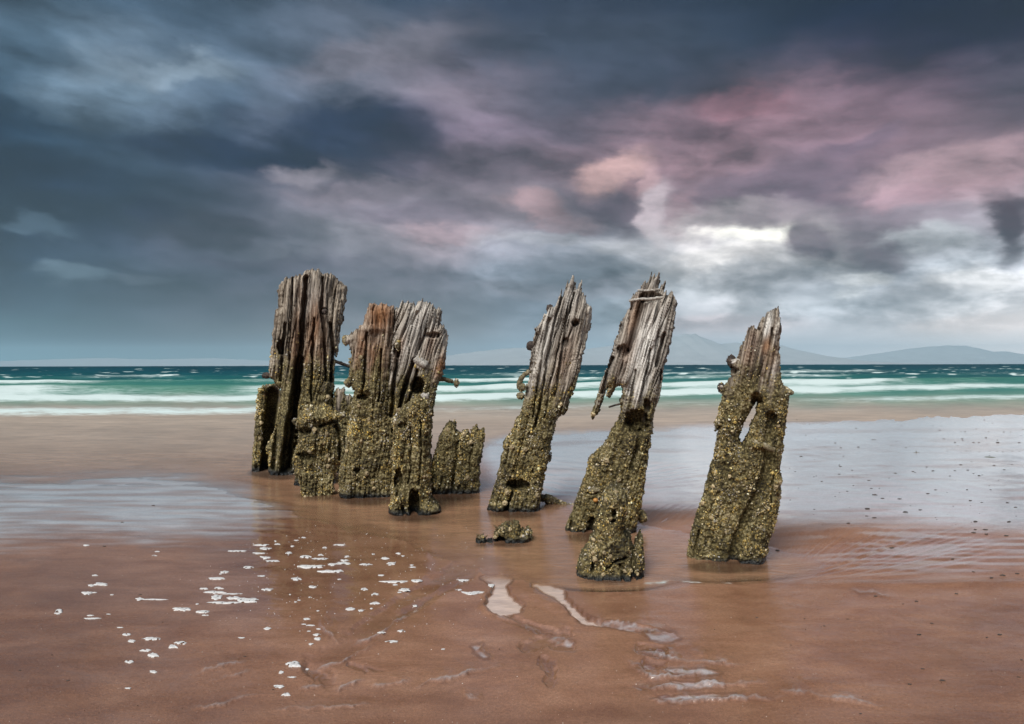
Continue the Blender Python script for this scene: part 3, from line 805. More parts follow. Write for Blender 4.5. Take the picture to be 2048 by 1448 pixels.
    foam = np.maximum(foam, .75 * np.exp(-((dd - 3) / 3.5) ** 2) * rimx * sstep(yy, 1130, 1150))
    murk = np.clip(.04 + depth / .027, 0, .88)
    murk = np.where(yy < 900, np.maximum(murk, .93 * np.clip(depth / .010, 0, 1)), murk)
    murk = np.where(yy < 845, 1.0, murk)
    chan = sstep(yy, 1172, 1178)
    runnel_sheen = fore_field(PX, PY)[4] * sstep(yy, 1150, 1172)
    murk = murk * (1 - runnel_sheen) + runnel_sheen * np.interp(yy, [1150, 1190, 1255], [.35, .62, .5])
    col = col * (1 - runnel_sheen[..., None]) + np.array([.66, .54, .48]) * runnel_sheen[..., None]  # bright sky reflection painted into the runnel water as pale colour
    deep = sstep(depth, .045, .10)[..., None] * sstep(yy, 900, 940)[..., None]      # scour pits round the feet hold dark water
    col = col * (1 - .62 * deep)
    rough = np.interp(yy, [731, 800, 850, 950, 1000, 1170, 1180, 1300], [.30, .32, .34, .22, .14, .11, .05, .05])
    refl = np.interp(yy, [731, 760, 800, 850, 950, 1000, 1300], [.06, .08, .16, .34, .75, 1.0, 1.2])
    z += sstep(yy, 850, 900) * .0006 * fbm(X * 2, Y * 8, 151)
    me = mesh_np('sea', np.stack([X, Y, z], -1).reshape(-1, 3), grid_faces(*X.shape)[:, ::-1])
    col = col * np.where(yy > 845, (2 - murk) / 1.12, 1.0)[..., None]      # thin silty water: colour lifted in place of light passing through
    fattr(me, 'foam', foam); fattr(me, 'murk', murk); fattr(me, 'rough', rough); fattr(me, 'refl', refl)
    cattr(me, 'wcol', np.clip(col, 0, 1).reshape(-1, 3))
    vattr(me, 'sv', np.stack([(PX - 1024) / 1000 * 1.0, ly * .55, 0 * X], -1).reshape(-1, 3))
    link('sea', me, M_WATER, kind='structure')


def build_hills(name, D, prof, depth, seed):
    xs = np.array([p[0] for p in prof], float); hs = np.array([730.5 - p[1] for p in prof], float)
    px = np.linspace(xs[0], xs[-1], 260)
    h = np.interp(px, xs, hs); h = h + 1.3 * fbm(px / 30, 0 * px, seed, 4) * np.clip(h / 20, 0, 1)
    h[0] = h[-1] = 0
    X = (px - 1024) / F * D; H = np.maximum(h, 0) / F * D
    rows = np.linspace(-1, 1, 15); V = []
    for r in rows:
        fall = (1 - abs(r)) ** 1.2
        z = H * fall * (1 + .25 * fbm(px / 26, 0 * px + r * 4, seed + 5, 4) * (1 - fall))
        V.append(np.stack([X, np.full_like(X, D + r * depth), z - .4], -1))
    v = np.array(V)
    me = mesh_np(name, v.reshape(-1, 3), grid_faces(len(rows), len(px)))
    link(name, me, M_HILL, kind='structure')


build_sand(); build_water()
build_hills('hills', 20000, [(560,728),(700,722),(860,718),(895,711),(960,702),(1010,697),(1080,694),(1160,700),(1240,690),(1300,680),(1338,672),
    (1352,674),(1368,668),(1380,670),(1390,667),(1400,674),(1425,683),(1440,689),(1470,686),(1520,694),(1565,692),(1590,700),(1640,712),(1700,724),(1730,730)], 4200, 5)
build_hills('hills', 27000, [(1580,728),(1650,720),(1700,716),(1760,708),(1800,702),(1840,697),(1890,693),(1930,694),(1965,700),(1985,706),(2010,705),(2048,711),(2140,716),(2300,727)], 3500, 15)
build_hills('hills', 30000, [(-260,728),(-100,722),(20,719),(120,716),(200,714),(300,717),(420,715),(520,719),(640,726)], 3000, 25)


def build_haze():
    x, y0, y1, z0, z1 = 46000, -4000, 36000, -1.6, 990
    v = [(-x, y0, z0), (x, y0, z0), (x, y1, z0), (-x, y1, z0), (-x, y0, z1), (x, y0, z1), (x, y1, z1), (-x, y1, z1)]
    f = np.array([(3, 2, 1, 0), (4, 5, 6, 7), (0, 1, 5, 4), (1, 2, 6, 5), (2, 3, 7, 6), (3, 0, 4, 7)])
    me = mesh_np('haze', v, f, False)
    m, t, out = new_mat('haze_air')
    p = t.new('ShaderNodeVolumePrincipled')
    p.inputs['Color'].default_value = (0.50, 0.76, 0.92, 1); p.inputs['Density'].default_value = HAZE_D
    t.l.new(p.outputs[0], out.inputs['Volume'])
    link('haze', me, m, kind='stuff')


build_haze()

# ------------------------------------------------------------------ timbers: real thickness, grain, hollows, shells
STEP = 1.4


def shells_mesh(P, N, S, COL, name, rng, sides=6):
    """many little open cones, one per point: P points, N normals, S radii"""
    n = len(P)
    a = np.linspace(0, 2 * math.pi, sides, endpoint=False)
    ref = np.where(np.abs(N[:, 2:3]) < .8, np.array([[0, 0, 1.0]]), np.array([[1.0, 0, 0]]))
    T = np.cross(N, ref); T /= np.linalg.norm(T, axis=1, keepdims=True) + 1e-9
    B = np.cross(N, T)
    ph = rng.uniform(0, 6.28, (n, 1)); ca = np.cos(a[None] + ph); sa = np.sin(a[None] + ph)
    ir = 1 + rng.uniform(-.18, .18, (n, sides))
    hgt = S * rng.uniform(.35, .8, n)
    lean = rng.normal(0, .22, (n, 2))
    def ring(rad, h):
        return (P[:, None] + (T[:, None] * (ca * ir)[..., None] + B[:, None] * (sa * ir)[..., None]) * (S * rad)[:, None, None]
                + N[:, None] * (hgt * h)[:, None, None]
                + (T * (lean[:, :1] * hgt[:, None] * h) + B * (lean[:, 1:] * hgt[:, None] * h))[:, None])
    r0 = ring(1.0, -.25); r1 = ring(.50, 1.0); c = P + N * (hgt * .55)[:, None]
    V = np.concatenate([r0, r1, c[:, None]], 1)              # n, 2s+1, 3
    k = 2 * sides + 1; base = (np.arange(n) * k)[:, None]
    q = []; tt = []
    for i in range(sides):
        j = (i + 1) % sides
        q.append(np.stack([base[:, 0] + i, base[:, 0] + j, base[:, 0] + sides + j, base[:, 0] + sides + i], 1))
        tt.append(np.stack([base[:, 0] + sides + i, base[:, 0] + sides + j, base[:, 0] + 2 * sides], 1))
    me = mesh_np(name, V.reshape(-1, 3), [np.concatenate(q), np.concatenate(tt)], False)
    cc = np.repeat(COL[:, None], k, 1); cc[:, -1] *= .22; cc[:, :sides] *= .8
    cattr(me, 'col', cc.reshape(-1, 3))
    return me


SHELL_COLS = np.array([[.62, .56, .44], [.70, .66, .58], [.46, .38, .20], [.40, .30, .10], [.30, .24, .10], [.52, .44, .26], [.34, .33, .30], [.58, .57, .55], [.22, .17, .09], [.44, .34, .14]])
SHELL_W = np.array([.13, .10, .17, .19, .12, .12, .04, .07, .05, .08])


class Piece:
    """where a traced piece stands: a plane turned to face the viewer at distance Yc"""
    az = 0.0

    def pos(s, px, py, off=0.0):
        px = np.asarray(px, float); u = (px - 1024) / F; v = (yh(px) - np.asarray(py, float)) / F
        sa, ca = math.sin(s.az), math.cos(s.az)
        t = (s.Yc / ca) / (u * sa + ca)
        return np.stack([u * t - sa * off, t - ca * off, HC + v * t], -1)

    def turn(s, N):
        sa, ca = math.sin(s.az), math.cos(s.az)
        return np.stack([N[:, 0] * ca + N[:, 1] * sa, -N[:, 0] * sa + N[:, 1] * ca, N[:, 2]], 1)


def build_piece(out, Yp, H, lean, root, name='timber', holes=(), hollows=(), cracks=(), bumps=(), barn=(0, 1), barn_gap=(),
                rust=(), pale=(), grey=.06, jag=7.0, edge=2.2, Rr=26, e0=.35, seed=1, wet=0, grain=1.0, shell=1.0, top=None, limpets=8, px_shell=1.12):
    """one timber traced in photograph pixels, standing at distance Yp, half thickness H metres"""
    rng = np.random.default_rng(seed)
    Yc = Yp + H; sc = Yc / F
    out = np.array(out, float)
    if wet: wet = float(yh(out[:, 0].mean())) + HC * F / Yc - 2          # row where the front face meets the water
    x0, y0 = out.min(0) - 10; x1, y1 = out.max(0) + 10
    gx = np.arange(x0, x1, STEP); gy = np.arange(y0, y1, STEP)
    PX, PY = np.meshgrid(gx, gy)
    s = PX + lean * (PY - y1)          # across the grain
    w = PY
    topmost = sstep(PY, y0 + 160, y0 + 10)
    ex = edge * (perlin(PX / 9, PY / 13, seed) + .7 * perlin(PX / 4, PY / 5, seed + 1))
    ey = (jag * (perlin(s / 5.5, w / 200, seed + 2) + .7 * perlin(s / 2.6, w / 120, seed + 3))) * (.25 + .75 * topmost) + edge * .5 * perlin(PX / 5, PY / 4, seed + 4)
    qx = PX + ex; qy = PY + ey
    m = inside(qx, qy, out)
    d = seg_dist(qx, qy, out)
    for h in holes:
        m &= ~inside(qx, qy, h); d = np.minimum(d, seg_dist(qx, qy, h))
    Hp = H / sc
    tt = np.clip(d / Rr, 0, 1)
    prof = e0 + (1 - e0) * (1 - (1 - tt) ** 2.3) ** (1 / 2.3)
    bz = np.clip((PY - barn[0] + 46 * perlin(s / 15, w / 90, seed + 5) + 20 * perlin(PX / 12, PY / 14, seed + 6)) / max(barn[1] - barn[0], 1), 0, 1)
    bz0 = bz.copy()
    for (cx, cy, rx, ry, k) in barn_gap:
        bz = bz * (1 - k * np.exp(-((PX - cx - lean * 0 * PY) / rx) ** 2 - ((PY - cy) / ry) ** 2))
    # grain relief: splits along the wood
    def split(sc_s, sc_w, seed_, wid):
        n = perlin(s / sc_s + .6 * perlin(s / 40, w / 90, seed_ + 3), w / sc_w, seed_)
        return np.clip(1 - np.abs(n) / wid, 0, 1)
    g1 = split(17, 330, seed + 10, .13); g2 = split(7.5, 150, seed + 12, .17); g3 = split(4.0, 80, seed + 14, .35)
    ro = perlin(s / 11, w / 150, seed + 16); ro2 = perlin(s / 26, w / 260, seed + 17)
    wood = 1 - .75 * bz
    chip = np.floor(2.6 * perlin(s / 12, w / 75, seed + 50) + .8 * perlin(s / 5, w / 30, seed + 51)) * sstep(perlin(s / 40, w / 60, seed + 52), -.3, .25)
    vary = .45 + .9 * sstep(perlin(s / 34, w / 120, seed + 53), -.5, .5)
    rel = grain * (wood * vary * (-7.5 * g1 ** 1.3 - 5.0 * g2 ** 1.2 - 2.2 * g3 + 2.6 * ro) + 4.0 * ro2 + 2.3 * wood * chip)
    rel += bz * (2.6 * perlin(PX / 9, PY / 9, seed + 18) + 2.0 * perlin(PX / 4.2, PY / 4.2, seed + 19) - 2.5 * g1 + 3 * perlin(PX / 24, PY / 24, seed + 20))
    rel -= bz * 3.5 * sstep(perlin(PX / 13, PY / 15, seed + 21), .42, .6)          # pits in the crust
    cav = np.zeros_like(PX)
    for (cx, cy, rx, ry, dep) in hollows:
        e = ((PX - cx) / rx) ** 2 + ((PY - cy) / ry) ** 2 + .5 * perlin(PX / 9, PY / 9, seed + 30)
        k = sstep(e, 1.25, .55); rel = rel - dep * k; cav = np.maximum(cav, k)
    for pts, wd, dep in cracks:
        dd = seg_dist(PX + 2.2 * perlin(PX / 14, PY / 22, seed + 31), PY, pts, False)
        k = 1 - sstep(dd, wd * .55, wd * 1.25); rel = rel - dep * k; cav = np.maximum(cav, k)
    for (cx, cy, rx, ry, hh) in bumps:
        rel = rel + hh * np.exp(-((PX - cx) / rx) ** 2 - ((PY - cy) / ry) ** 2)
    bz = bz * (1 - .7 * cav)
    back = np.maximum(prof * Hp + .7 * (4 * ro2 - 3 * g2), 3)
    front = np.maximum(prof * Hp + rel, -.72 * back)
    front = np.maximum(front, -back + 2.5)
    ny, nx = PX.shape
    cell = m[:-1, :-1] & m[1:, :-1] & m[:-1, 1:] & m[1:, 1:]
    used = np.zeros_like(m); used[:-1, :-1] |= cell; used[1:, :-1] |= cell; used[:-1, 1:] |= cell; used[1:, 1:] |= cell
    idx = -np.ones(m.shape, np.int64); n = used.sum(); idx[used] = np.arange(n)
    pc = Piece(); pc.sc = sc; pc.Yc = Yc; pc.H = H; pc.root = root
    pc.az = math.atan((float(np.mean(out[:, 0])) - 1024) / F)
    R0 = np.array(root.location)
    Z = pc.pos(PX, PY)[..., 2]
    vf = pc.pos(PX[used], PY[used], front[used] * sc) - R0
    vb = pc.pos(PX[used], PY[used], -back[used] * sc) - R0
    ii, jj = np.nonzero(cell)
    a, b, c, e = idx[ii, jj], idx[ii, jj + 1], idx[ii + 1, jj + 1], idx[ii + 1, jj]
    ff = np.stack([a, e, c, b], 1); fb = np.stack([a, b, c, e], 1) + n
    cp = np.pad(cell, 1)
    sides = []
    def side(mask, p, q):
        i2, j2 = np.nonzero(cell & mask)
        u = idx[i2 + p[0], j2 + p[1]]; v = idx[i2 + q[0], j2 + q[1]]
        sides.append(np.stack([u, v, v + n, u + n], 1))
    side(~cp[:-2, 1:-1], (0, 0), (0, 1)); side(~cp[2:, 1:-1], (1, 1), (1, 0))
    side(~cp[1:-1, :-2], (1, 0), (0, 0)); side(~cp[1:-1, 2:], (0, 1), (1, 1))
    fs = np.concatenate(sides)
    me = mesh_np(name, np.vstack([vf, vb]), [ff, fb, fs])
    at = lambda arr: np.concatenate([arr[used], arr[used]])
    def spots(lst):
        r = np.zeros_like(PX)
        for (cx, cy, rx, ry, k) in lst:
            r = np.maximum(r, k * np.exp(-(((PX - cx) + lean * (PY - cy)) / rx) ** 2 - ((PY - cy) / ry) ** 2))
        return r
    fattr(me, 'rust', at(spots(rust))); fattr(me, 'pale', at(np.maximum(spots(pale), grey * (1 - bz)))); fattr(me, 'barn', at(bz0))
    fattr(me, 'wet', at(sstep(PY, wet - 13, wet - 1) if wet else 0 * PX))
    vattr(me, 'grain', np.concatenate([np.stack([s[used] * sc, w[used] * sc, front[used] * sc * .4 + seed], 1), np.stack([s[used] * sc, w[used] * sc, -back[used] * sc * .4 + seed + .3], 1)]))
    o = link(name, me, M_WOOD, root)
    # shells on the crusted part
    if shell > 0:
        gyy, gxx = np.gradient(front, STEP)
        area = np.sqrt(1 + gxx ** 2 + gyy ** 2)
        clump = sstep(perlin(PX / 19, PY / 24, seed + 40) + .6 * perlin(PX / 6, PY / 7, seed + 41), -.35, .4)
        pf = np.where(used, bz ** 1.7 * np.minimum(area, 3.0) * (.10 + .90 * clump) * (.18 + .82 * sstep(perlin(PX / 42, PY / 55, seed + 43), -.5, .05)), 0)
        if wet: pf = pf * sstep(PY, wet - 5, wet - 14)
        pf = pf * (Z > -.01)
        npts = int(pf.sum() * STEP * STEP / 4.4 * shell * (1.2 / px_shell) ** 2)
        npb = int(npts * .4)
        cum = np.cumsum(pf.ravel()); cum /= cum[-1]
        def pick(k):
            r = np.searchsorted(cum, rng.random(k)); r = np.clip(r, 0, cum.size - 1); return r // nx, r % nx
        i1, j1 = pick(npts)
        jx = rng.uniform(-.5, .5, npts) * STEP; jy = rng.uniform(-.5, .5, npts) * STEP
        px_ = PX[i1, j1] + jx; py_ = PY[i1, j1] + jy
        fr = front[i1, j1] + jx * gxx[i1, j1] + jy * gyy[i1, j1]
        P1 = pc.pos(px_, py_, fr * sc) - R0
        N1 = np.stack([-np.clip(gxx[i1, j1], -3, 3), -np.ones(npts), np.clip(gyy[i1, j1], -3, 3)], 1)
        N1 /= np.linalg.norm(N1, axis=1, keepdims=True)
        i2, j2 = pick(npb)
        P2 = pc.pos(PX[i2, j2], PY[i2, j2], -back[i2, j2] * sc) - R0
        N2 = np.tile([[0, 1.0, 0]], (npb, 1))
        # along the rim (the sides of the timber)
        bd = used & (d < 3.2); kk = np.nonzero((bd & (bz > .3) & ((PY < wet - 6) if wet else True)).ravel())[0]
        kk = rng.choice(kk, min(len(kk), int(len(kk) * .8 * shell)), replace=False) if len(kk) else kk
        i3, j3 = kk // nx, kk % nx
        gy2, gx2 = np.gradient(np.where(m, d, 0), STEP)
        t3 = rng.uniform(-1, 1, len(kk))
        P3 = pc.pos(PX[i3, j3], PY[i3, j3], np.where(t3 > 0, t3 * front[i3, j3], t3 * back[i3, j3]) * sc) - R0
        N3 = np.stack([-gx2[i3, j3], 0 * t3, gy2[i3, j3]], 1); N3 /= np.linalg.norm(N3, axis=1, keepdims=True) + 1e-6
        P_ = np.vstack([P1, P2, P3]); N_ = pc.turn(np.vstack([N1, N2, N3]))
        S_ = px_shell * sc * np.clip(rng.lognormal(-.2, .42, len(P_)), .4, 2.4)
        pyall = np.concatenate([py_, PY[i2, j2], PY[i3, j3]]); pxall = np.concatenate([px_, PX[i2, j2], PX[i3, j3]])
        ci = rng.choice(len(SHELL_COLS), len(P_), p=SHELL_W / SHELL_W.sum())
        K = SHELL_COLS[ci] * (.22 + 1.15 * rng.random((len(P_), 1)) ** 1.4)
        zone = .5 + .9 * perlin(pxall / 34, pyall / 40, seed + 42)      # golden and greyish colonies
        K = K * (.62 + .75 * sstep(perlin(pxall / 55, pyall / 75, seed + 44), -.5, .5))[:, None]
        K = K * (1 + np.clip(zone, -.6, 1)[:, None] * np.array([[.22, .08, -.38]]))
        if len(P_):
            ms = shells_mesh(P_, N_, S_, np.clip(K, .01, .85), 'barnacles', rng)
            link('barnacles', ms, M_BARN, root, kind='stuff')
        # the few large ones
        if limpets:
            i4, j4 = pick(limpets)
            for i, j in zip(i4, j4):
                rr = rng.uniform(3.6, 5.6) * sc
                nn = np.array([[-np.clip(gxx[i, j], -1, 1), -1, np.clip(gyy[i, j], -1, 1)]]); nn /= np.linalg.norm(nn)
                nn = pc.turn(nn); pp = pc.pos(PX[i, j], PY[i, j], front[i, j] * sc + rr * .1)[None] - R0
                kc = np.array([[.42, .34, .2]]) * rng.uniform(.6, 1.3)
                link('limpet', shells_mesh(pp, nn, np.array([rr]), kc, 'limpet', rng, 9), M_BARN, root)
    return pc


def tube(name, pts, radii, pc, mat, fwd=0.0, seed=1, rough=.25, sides=10, parent=None, sub=5):
    """round bar through pixel points; fwd = how far towards the viewer, in half thicknesses"""
    root = parent or pc.root
    fw = fwd if isinstance(fwd, (list, tuple)) else [fwd] * len(pts)
    p = np.array([pc.pos(x, y, f * pc.H) for (x, y), f in zip(pts, fw)])
    r = np.array(radii, float) * pc.sc
    L = np.concatenate([[0], np.cumsum(np.linalg.norm(np.diff(p, axis=0), axis=1))])
    ts = np.linspace(0, L[-1], (len(pts) - 1) * sub + 1)
    q = np.stack([np.interp(ts, L, p[:, k]) for k in range(3)], 1); rr = np.interp(ts, L, r)
    tg = np.gradient(q, axis=0); tg /= np.linalg.norm(tg, axis=1, keepdims=True) + 1e-9
    ref = np.array([0, 1.0, 0]) if abs(tg[0, 1]) < .8 else np.array([1.0, 0, 0])
    T = np.cross(tg, ref); T /= np.linalg.norm(T, axis=1, keepdims=True) + 1e-9; B = np.cross(tg, T)
    a = np.linspace(0, 2 * math.pi, sides, endpoint=False)
    I, A2 = np.meshgrid(np.arange(len(ts)), np.arange(sides), indexing='ij')
    nz = 1 + rough * (perlin(I * .7, A2 * .9, seed) + .7 * perlin(I * 1.7, A2 * 1.9, seed + 1))
    V = q[:, None] + (T[:, None] * np.cos(a)[None, :, None] + B[:, None] * np.sin(a)[None, :, None]) * (rr[:, None] * nz)[..., None]
    n = len(ts)
    ends = np.stack([q[0] - tg[0] * rr[0] * .5, q[-1] + tg[-1] * rr[-1] * .5])
    f = []; tr = []
    for i in range(n - 1):
        for j in range(sides):
            k = (j + 1) % sides; f.append((i * sides + j, i * sides + k, (i + 1) * sides + k, (i + 1) * sides + j))
    for j in range(sides):
        k = (j + 1) % sides
        tr.append((k, j, n * sides)); tr.append(((n - 1) * sides + j, (n - 1) * sides + k, n * sides + 1))
    V = np.vstack([V.reshape(-1, 3), ends]) - np.array(root.location if root.parent is None else root.parent.location)
    return link(name, mesh_np(name, V, [np.array(f), np.array(tr)]), mat, root)


def lump(name, px, py, r, pc, mat, fwd=0.0, seed=1, squash=(1, 1, 1), amp=.30, shells=0, parent=None):
    """rough knob"""
    root = parent or pc.root
    c = pc.pos(px, py, fwd * pc.H) - np.array(root.location)
    nu, nv = 18, 11
    u = np.linspace(0, 2 * math.pi, nu, endpoint=False); v = np.linspace(.12, math.pi - .12, nv)
    V_, U_ = np.meshgrid(v, u, indexing='ij')
    D = np.stack([np.sin(V_) * np.cos(U_), np.sin(V_) * np.sin(U_), np.cos(V_)], -1)
    nz = 1 + amp * (perlin(D[..., 0] * 2.2 + seed, D[..., 2] * 2.2 + D[..., 1] * 1.7, seed) + .6 * perlin(D[..., 0] * 5 + D[..., 1] * 3, D[..., 2] * 5 - D[..., 1] * 4, seed + 1))
    P = D * nz[..., None] * np.array(squash) * r * pc.sc + c
    f = []
    for i in range(nv - 1):
        for j in range(nu):
            k = (j + 1) % nu; f.append((i * nu + j, (i + 1) * nu + j, (i + 1) * nu + k, i * nu + k))
    V = np.vstack([P.reshape(-1, 3), c + np.array([0, 0, r * pc.sc * squash[2]]), c - np.array([0, 0, r * pc.sc * squash[2]])])
    tr = [(j, (j + 1) % nu, nu * nv) for j in range(nu)] + [((nv - 1) * nu + (j + 1) % nu, (nv - 1) * nu + j, nu * nv + 1) for j in range(nu)]
    o = link(name, mesh_np(name, V, [np.array(f), np.array(tr)]), mat, root)
    if shells:
        rng = np.random.default_rng(seed + 77); k = rng.integers(0, nu * nv, shells)
        Dn = D.reshape(-1, 3)[k]; K = SHELL_COLS[rng.choice(len(SHELL_COLS), shells, p=SHELL_W / SHELL_W.sum())] * rng.uniform(.5, 1.15, (shells, 1))
        link('barnacles', shells_mesh(P.reshape(-1, 3)[k], Dn, rng.uniform(1.4, 3.2, shells) * pc.sc, K, 'barnacles', rng), M_BARN, root, kind='stuff')
    return o


def root_at(name, label, cat, px, py, group=None):
    x, y = px2g(px, py)
    return thing(name, label, cat, (float(x), float(y), 0.0), group)


def Yb(py, px=1000):
    return float(px2g(px, py)[1])


GP = 'weathered timber posts standing in the wet sand'
GS = 'broken barnacled timber stumps'

# --- tall post at the back
rA = root_at('timber_post', 'tallest squared timber post with a flat top, at the outer end of the row', 'wooden post', 605, 948, GP)
pA = build_piece([(557,574),(566,561),(586,555),(611,547),(620,541),(637,542),(646,548),(663,550),(675,561),(685,570),(695,575),(693,597),(688,630),
    (682,656),(678,680),(677,705),(673,715),(669,704),(670,731),(668,755),(668,778),(667,813),(668,860),(668,985),(536,985),(538,946),(537,907),(532,892),(541,876),(556,841),(560,813),
    (560,778),(557,774),(550,769),(548,760),(538,755),(539,727),(542,703),(544,680),(548,647),(550,623),(555,618),(556,597)],
    Yb(948), .21, .10, rA, seed=101, grey=.0, barn=(650, 825), barn_gap=[(580,800,20,60,.8),(570,870,18,60,.7)],
    cracks=[([(612,560),(606,640),(600,720),(594,790),(588,850),(580,930)], 5, 34), ([(600,720),(590,800),(578,860),(570,930)], 9, 44), ([(572,650),(566,720),(562,760)], 3, 16),
            ([(645,560),(642,620),(648,680),(650,760)], 3, 18), ([(628,640),(624,720),(622,800)], 2.4, 14), ([(660,650),(664,700),(661,760)], 4, 22),
            ([(585,560),(583,640),(578,720)], 2, 12), ([(560,830),(553,880),(548,930)], 5, 20)],
    hollows=[(563,695,7,16,30),(648,626,6,7,16),(600,900,13,50,46)],
    rust=[(628,650,14,50,.75),(640,700,16,50,.45),(592,690,9,80,.55),(612,730,8,60,.5),(604,600,12,40,.3)], pale=[(622,600,30,45,.30)],
    jag=4.5, wet=945, limpets=6)
lump('bolt_head', 533, 751, 6, pA, M_IRON, .2, 3, (1.3, 1, 1)); tube('iron_bolt', [(662,722),(676,725),(698,733)], [4.2, 3.4, 3], pA, M_IRON, .35, 5, .3)
lump('nail_head', 648, 626, 5, pA, M_IRON, .95, 8)
# plank behind its near side
rA2 = root_at('timber_plank', 'narrow barnacled plank leaning against the outer side of the tallest post', 'wooden plank', 528, 946)
pA2 = build_piece([(515,785),(515,779),(525,771),(540,767),(552,765),(560,776),(564,800),(562,860),(556,985),(502,985),(503,932),(505,902),(509,864),(512,805)],
    Yb(946) + .10, .13, .06, rA2, seed=120, barn=(740, 800), cracks=[([(546,785),(541,830),(536,880),(532,960)], 12, 60)], rust=[(530,810,5,60,.8),(524,900,5,40,.6)],
    jag=3, wet=943, Rr=12, limpets=3, barn_gap=[(545,880,14,110,.95)])
# dark stub between the two left posts
rA3 = root_at('timber_stump', 'dark jagged stub half hidden in the gap between the two squared posts', 'wooden stump', 690, 950, GS)
pA3 = build_piece([(668,785),(675,770),(681,779),(689,773),(691,788),(707,791),(712,985),(660,985)], Yb(950) + .15, .10, .05, rA3, seed=130, barn=(760, 830), jag=4, wet=945, Rr=12, limpets=2, shell=.5)
# barnacled block bolted in front of it
rA4 = root_at('timber_stump', 'thick barnacle-covered block standing against the foot of the tallest post', 'wooden stump', 640, 968, GS)
pA4 = build_piece([(589,838),(602,831),(607,818),(612,809),(628,812),(640,806),(655,810),(668,820),(676,824),(687,826),(683,836),(676,841),(682,856),(685,874),(688,882),(691,907),
    (684,922),(675,930),(670,955),(674,990),(588,990),(589,958),(592,922),(584,914),(590,900),(597,882),(595,856)], Yb(970), .15, .05, rA4, seed=140, barn=(700, 780),
    hollows=[(612,858,12,9,14),(612,908,17,9,16)], cracks=[([(640,850),(660,842),(678,838)], 3.5, 16), ([(672,850),(680,880),(678,915)], 3.5, 16)],
    bumps=[(640,832,40,10,9),(625,882,34,12,6)], jag=3, wet=966, limpets=10)
lump('bolt_head', 685, 829, 6, pA4, M_CRUST, .5, 13, shells=14); lump('bolt_head', 590, 840, 5, pA4, M_CRUST, .6, 14, shells=12)
# low plate at its foot
rA5 = root_at('timber_board', 'low flat barnacled board set on edge at the foot of the barnacled block', 'wooden board', 632, 996)
pA5 = build_piece([(594,940),(620,944),(667,951),(668,978),(662,998),(655,1020),(606,1020),(602,985)], Yb(991), .05, .05, rA5, seed=150, barn=(700, 720), jag=2, edge=1.4, Rr=5, limpets=4, wet=0,
    rust=[(630,965,30,14,.4)])

# --- second squared post: two timbers side by side
rB = root_at('timber_post', 'wide post of one rusty and one pale grey timber, bolts sticking out', 'wooden post', 770, 998, GP)
pB = build_piece([(724,650),(730,632),(735,623),(737,608),(745,608),(755,610),(765,606),(775,611),(790,614),(793,640),(786,690),(780,760),(778,830),(784,880),(790,930),(796,1025),(676,1025),(679,993),(677,970),
    (678,942),(683,922),(689,902),(693,864),(698,837),(705,797),(708,781),(701,774),(693,768),(696,759),(698,736),(702,708),(698,691),(689,682),(691,673),(705,663),(717,656)],
    Yb(996), .17, .09, rB, seed=201, barn=(640, 820), rust=[(757,636,30,34,1.0),(722,716,12,60,.9),(748,720,26,50,.8),(735,760,20,30,.5),(693,870,6,50,.7)],
    cracks=[([(733,668),(730,720),(726,790)], 2.2, 14), ([(763,700),(760,760),(757,800)], 2.2, 14), ([(748,615),(744,650)], 1.8, 8), ([(690,880),(686,920)], 4, 14)],
    hollows=[(725,792,12,6,18),(714,935,6,7,14)], bumps=[(735,660,40,7,7),(720,775,30,8,8)], barn_gap=[(760,720,22,40,.4)], pale=[(740,745,14,30,.25)], jag=5, wet=993, limpets=10)
pB2 = build_piece([(789,618),(797,614),(803,606),(810,604),(830,606),(846,602),(858,606),(866,609),(870,616),(880,617),(886,620),(884,640),(882,650),(891,655),(896,672),(894,700),(892,722),(886,750),
    (878,764),(874,776),(870,800),(865,830),(862,900),(862,1005),(778,1005),(776,900),(774,840),(776,770),(782,700),(787,650)],
    Yb(996) + .05, .17, .28, rB, seed=220, grey=.28, barn=(690, 850), pale=[(835,650,42,50,.62),(812,690,18,60,.5),(868,650,12,40,.35)], rust=[(880,735,10,26,1.1),(862,690,10,26,.5),(800,700,8,30,.5)],
    cracks=[([(834,628),(826,650)], 3, 12), ([(800,690),(790,760),(784,830)], 4, 26), ([(828,720),(812,770),(796,830),(788,860)], 4, 30), ([(836,740),(820,790),(806,840)], 3, 22), ([(852,660),(838,700)], 2, 12), ([(780,640),(777,700)], 3, 20)],
    hollows=[(836,772,13,18,44),(796,700,8,16,20),(866,672,16,6,12)], jag=7, limpets=4, grain=1.15, barn_gap=[(812,780,24,60,.5)])
tube('iron_bolt', [(872,756),(890,759),(905,763)], [5.5, 4.6, 4.2], pB2, M_CRUST, .2, 15, .3); lump('bolt_head', 912, 766, 7.2, pB2, M_CRUST, .2, 16, (.75, 1, 1.1), shells=22)
lump('bolt_head', 692, 681, 8, pB, M_CRUST, .3, 17, (.9, 1, 1.2), shells=14); lump('bolt_head', 697, 766, 8, pB, M_CRUST, .4, 18, shells=22)
tube('knot_stub', [(826,715),(838,722),(852,730)], [6.5, 8.5, 7], pB2, M_PALE, [.75, .95, 1.0], 19, .35)
lump('crust_knob', 798, 690, 7, pB2, M_CRUST, .85, 20, (.8, 1, 1.5), shells=20)
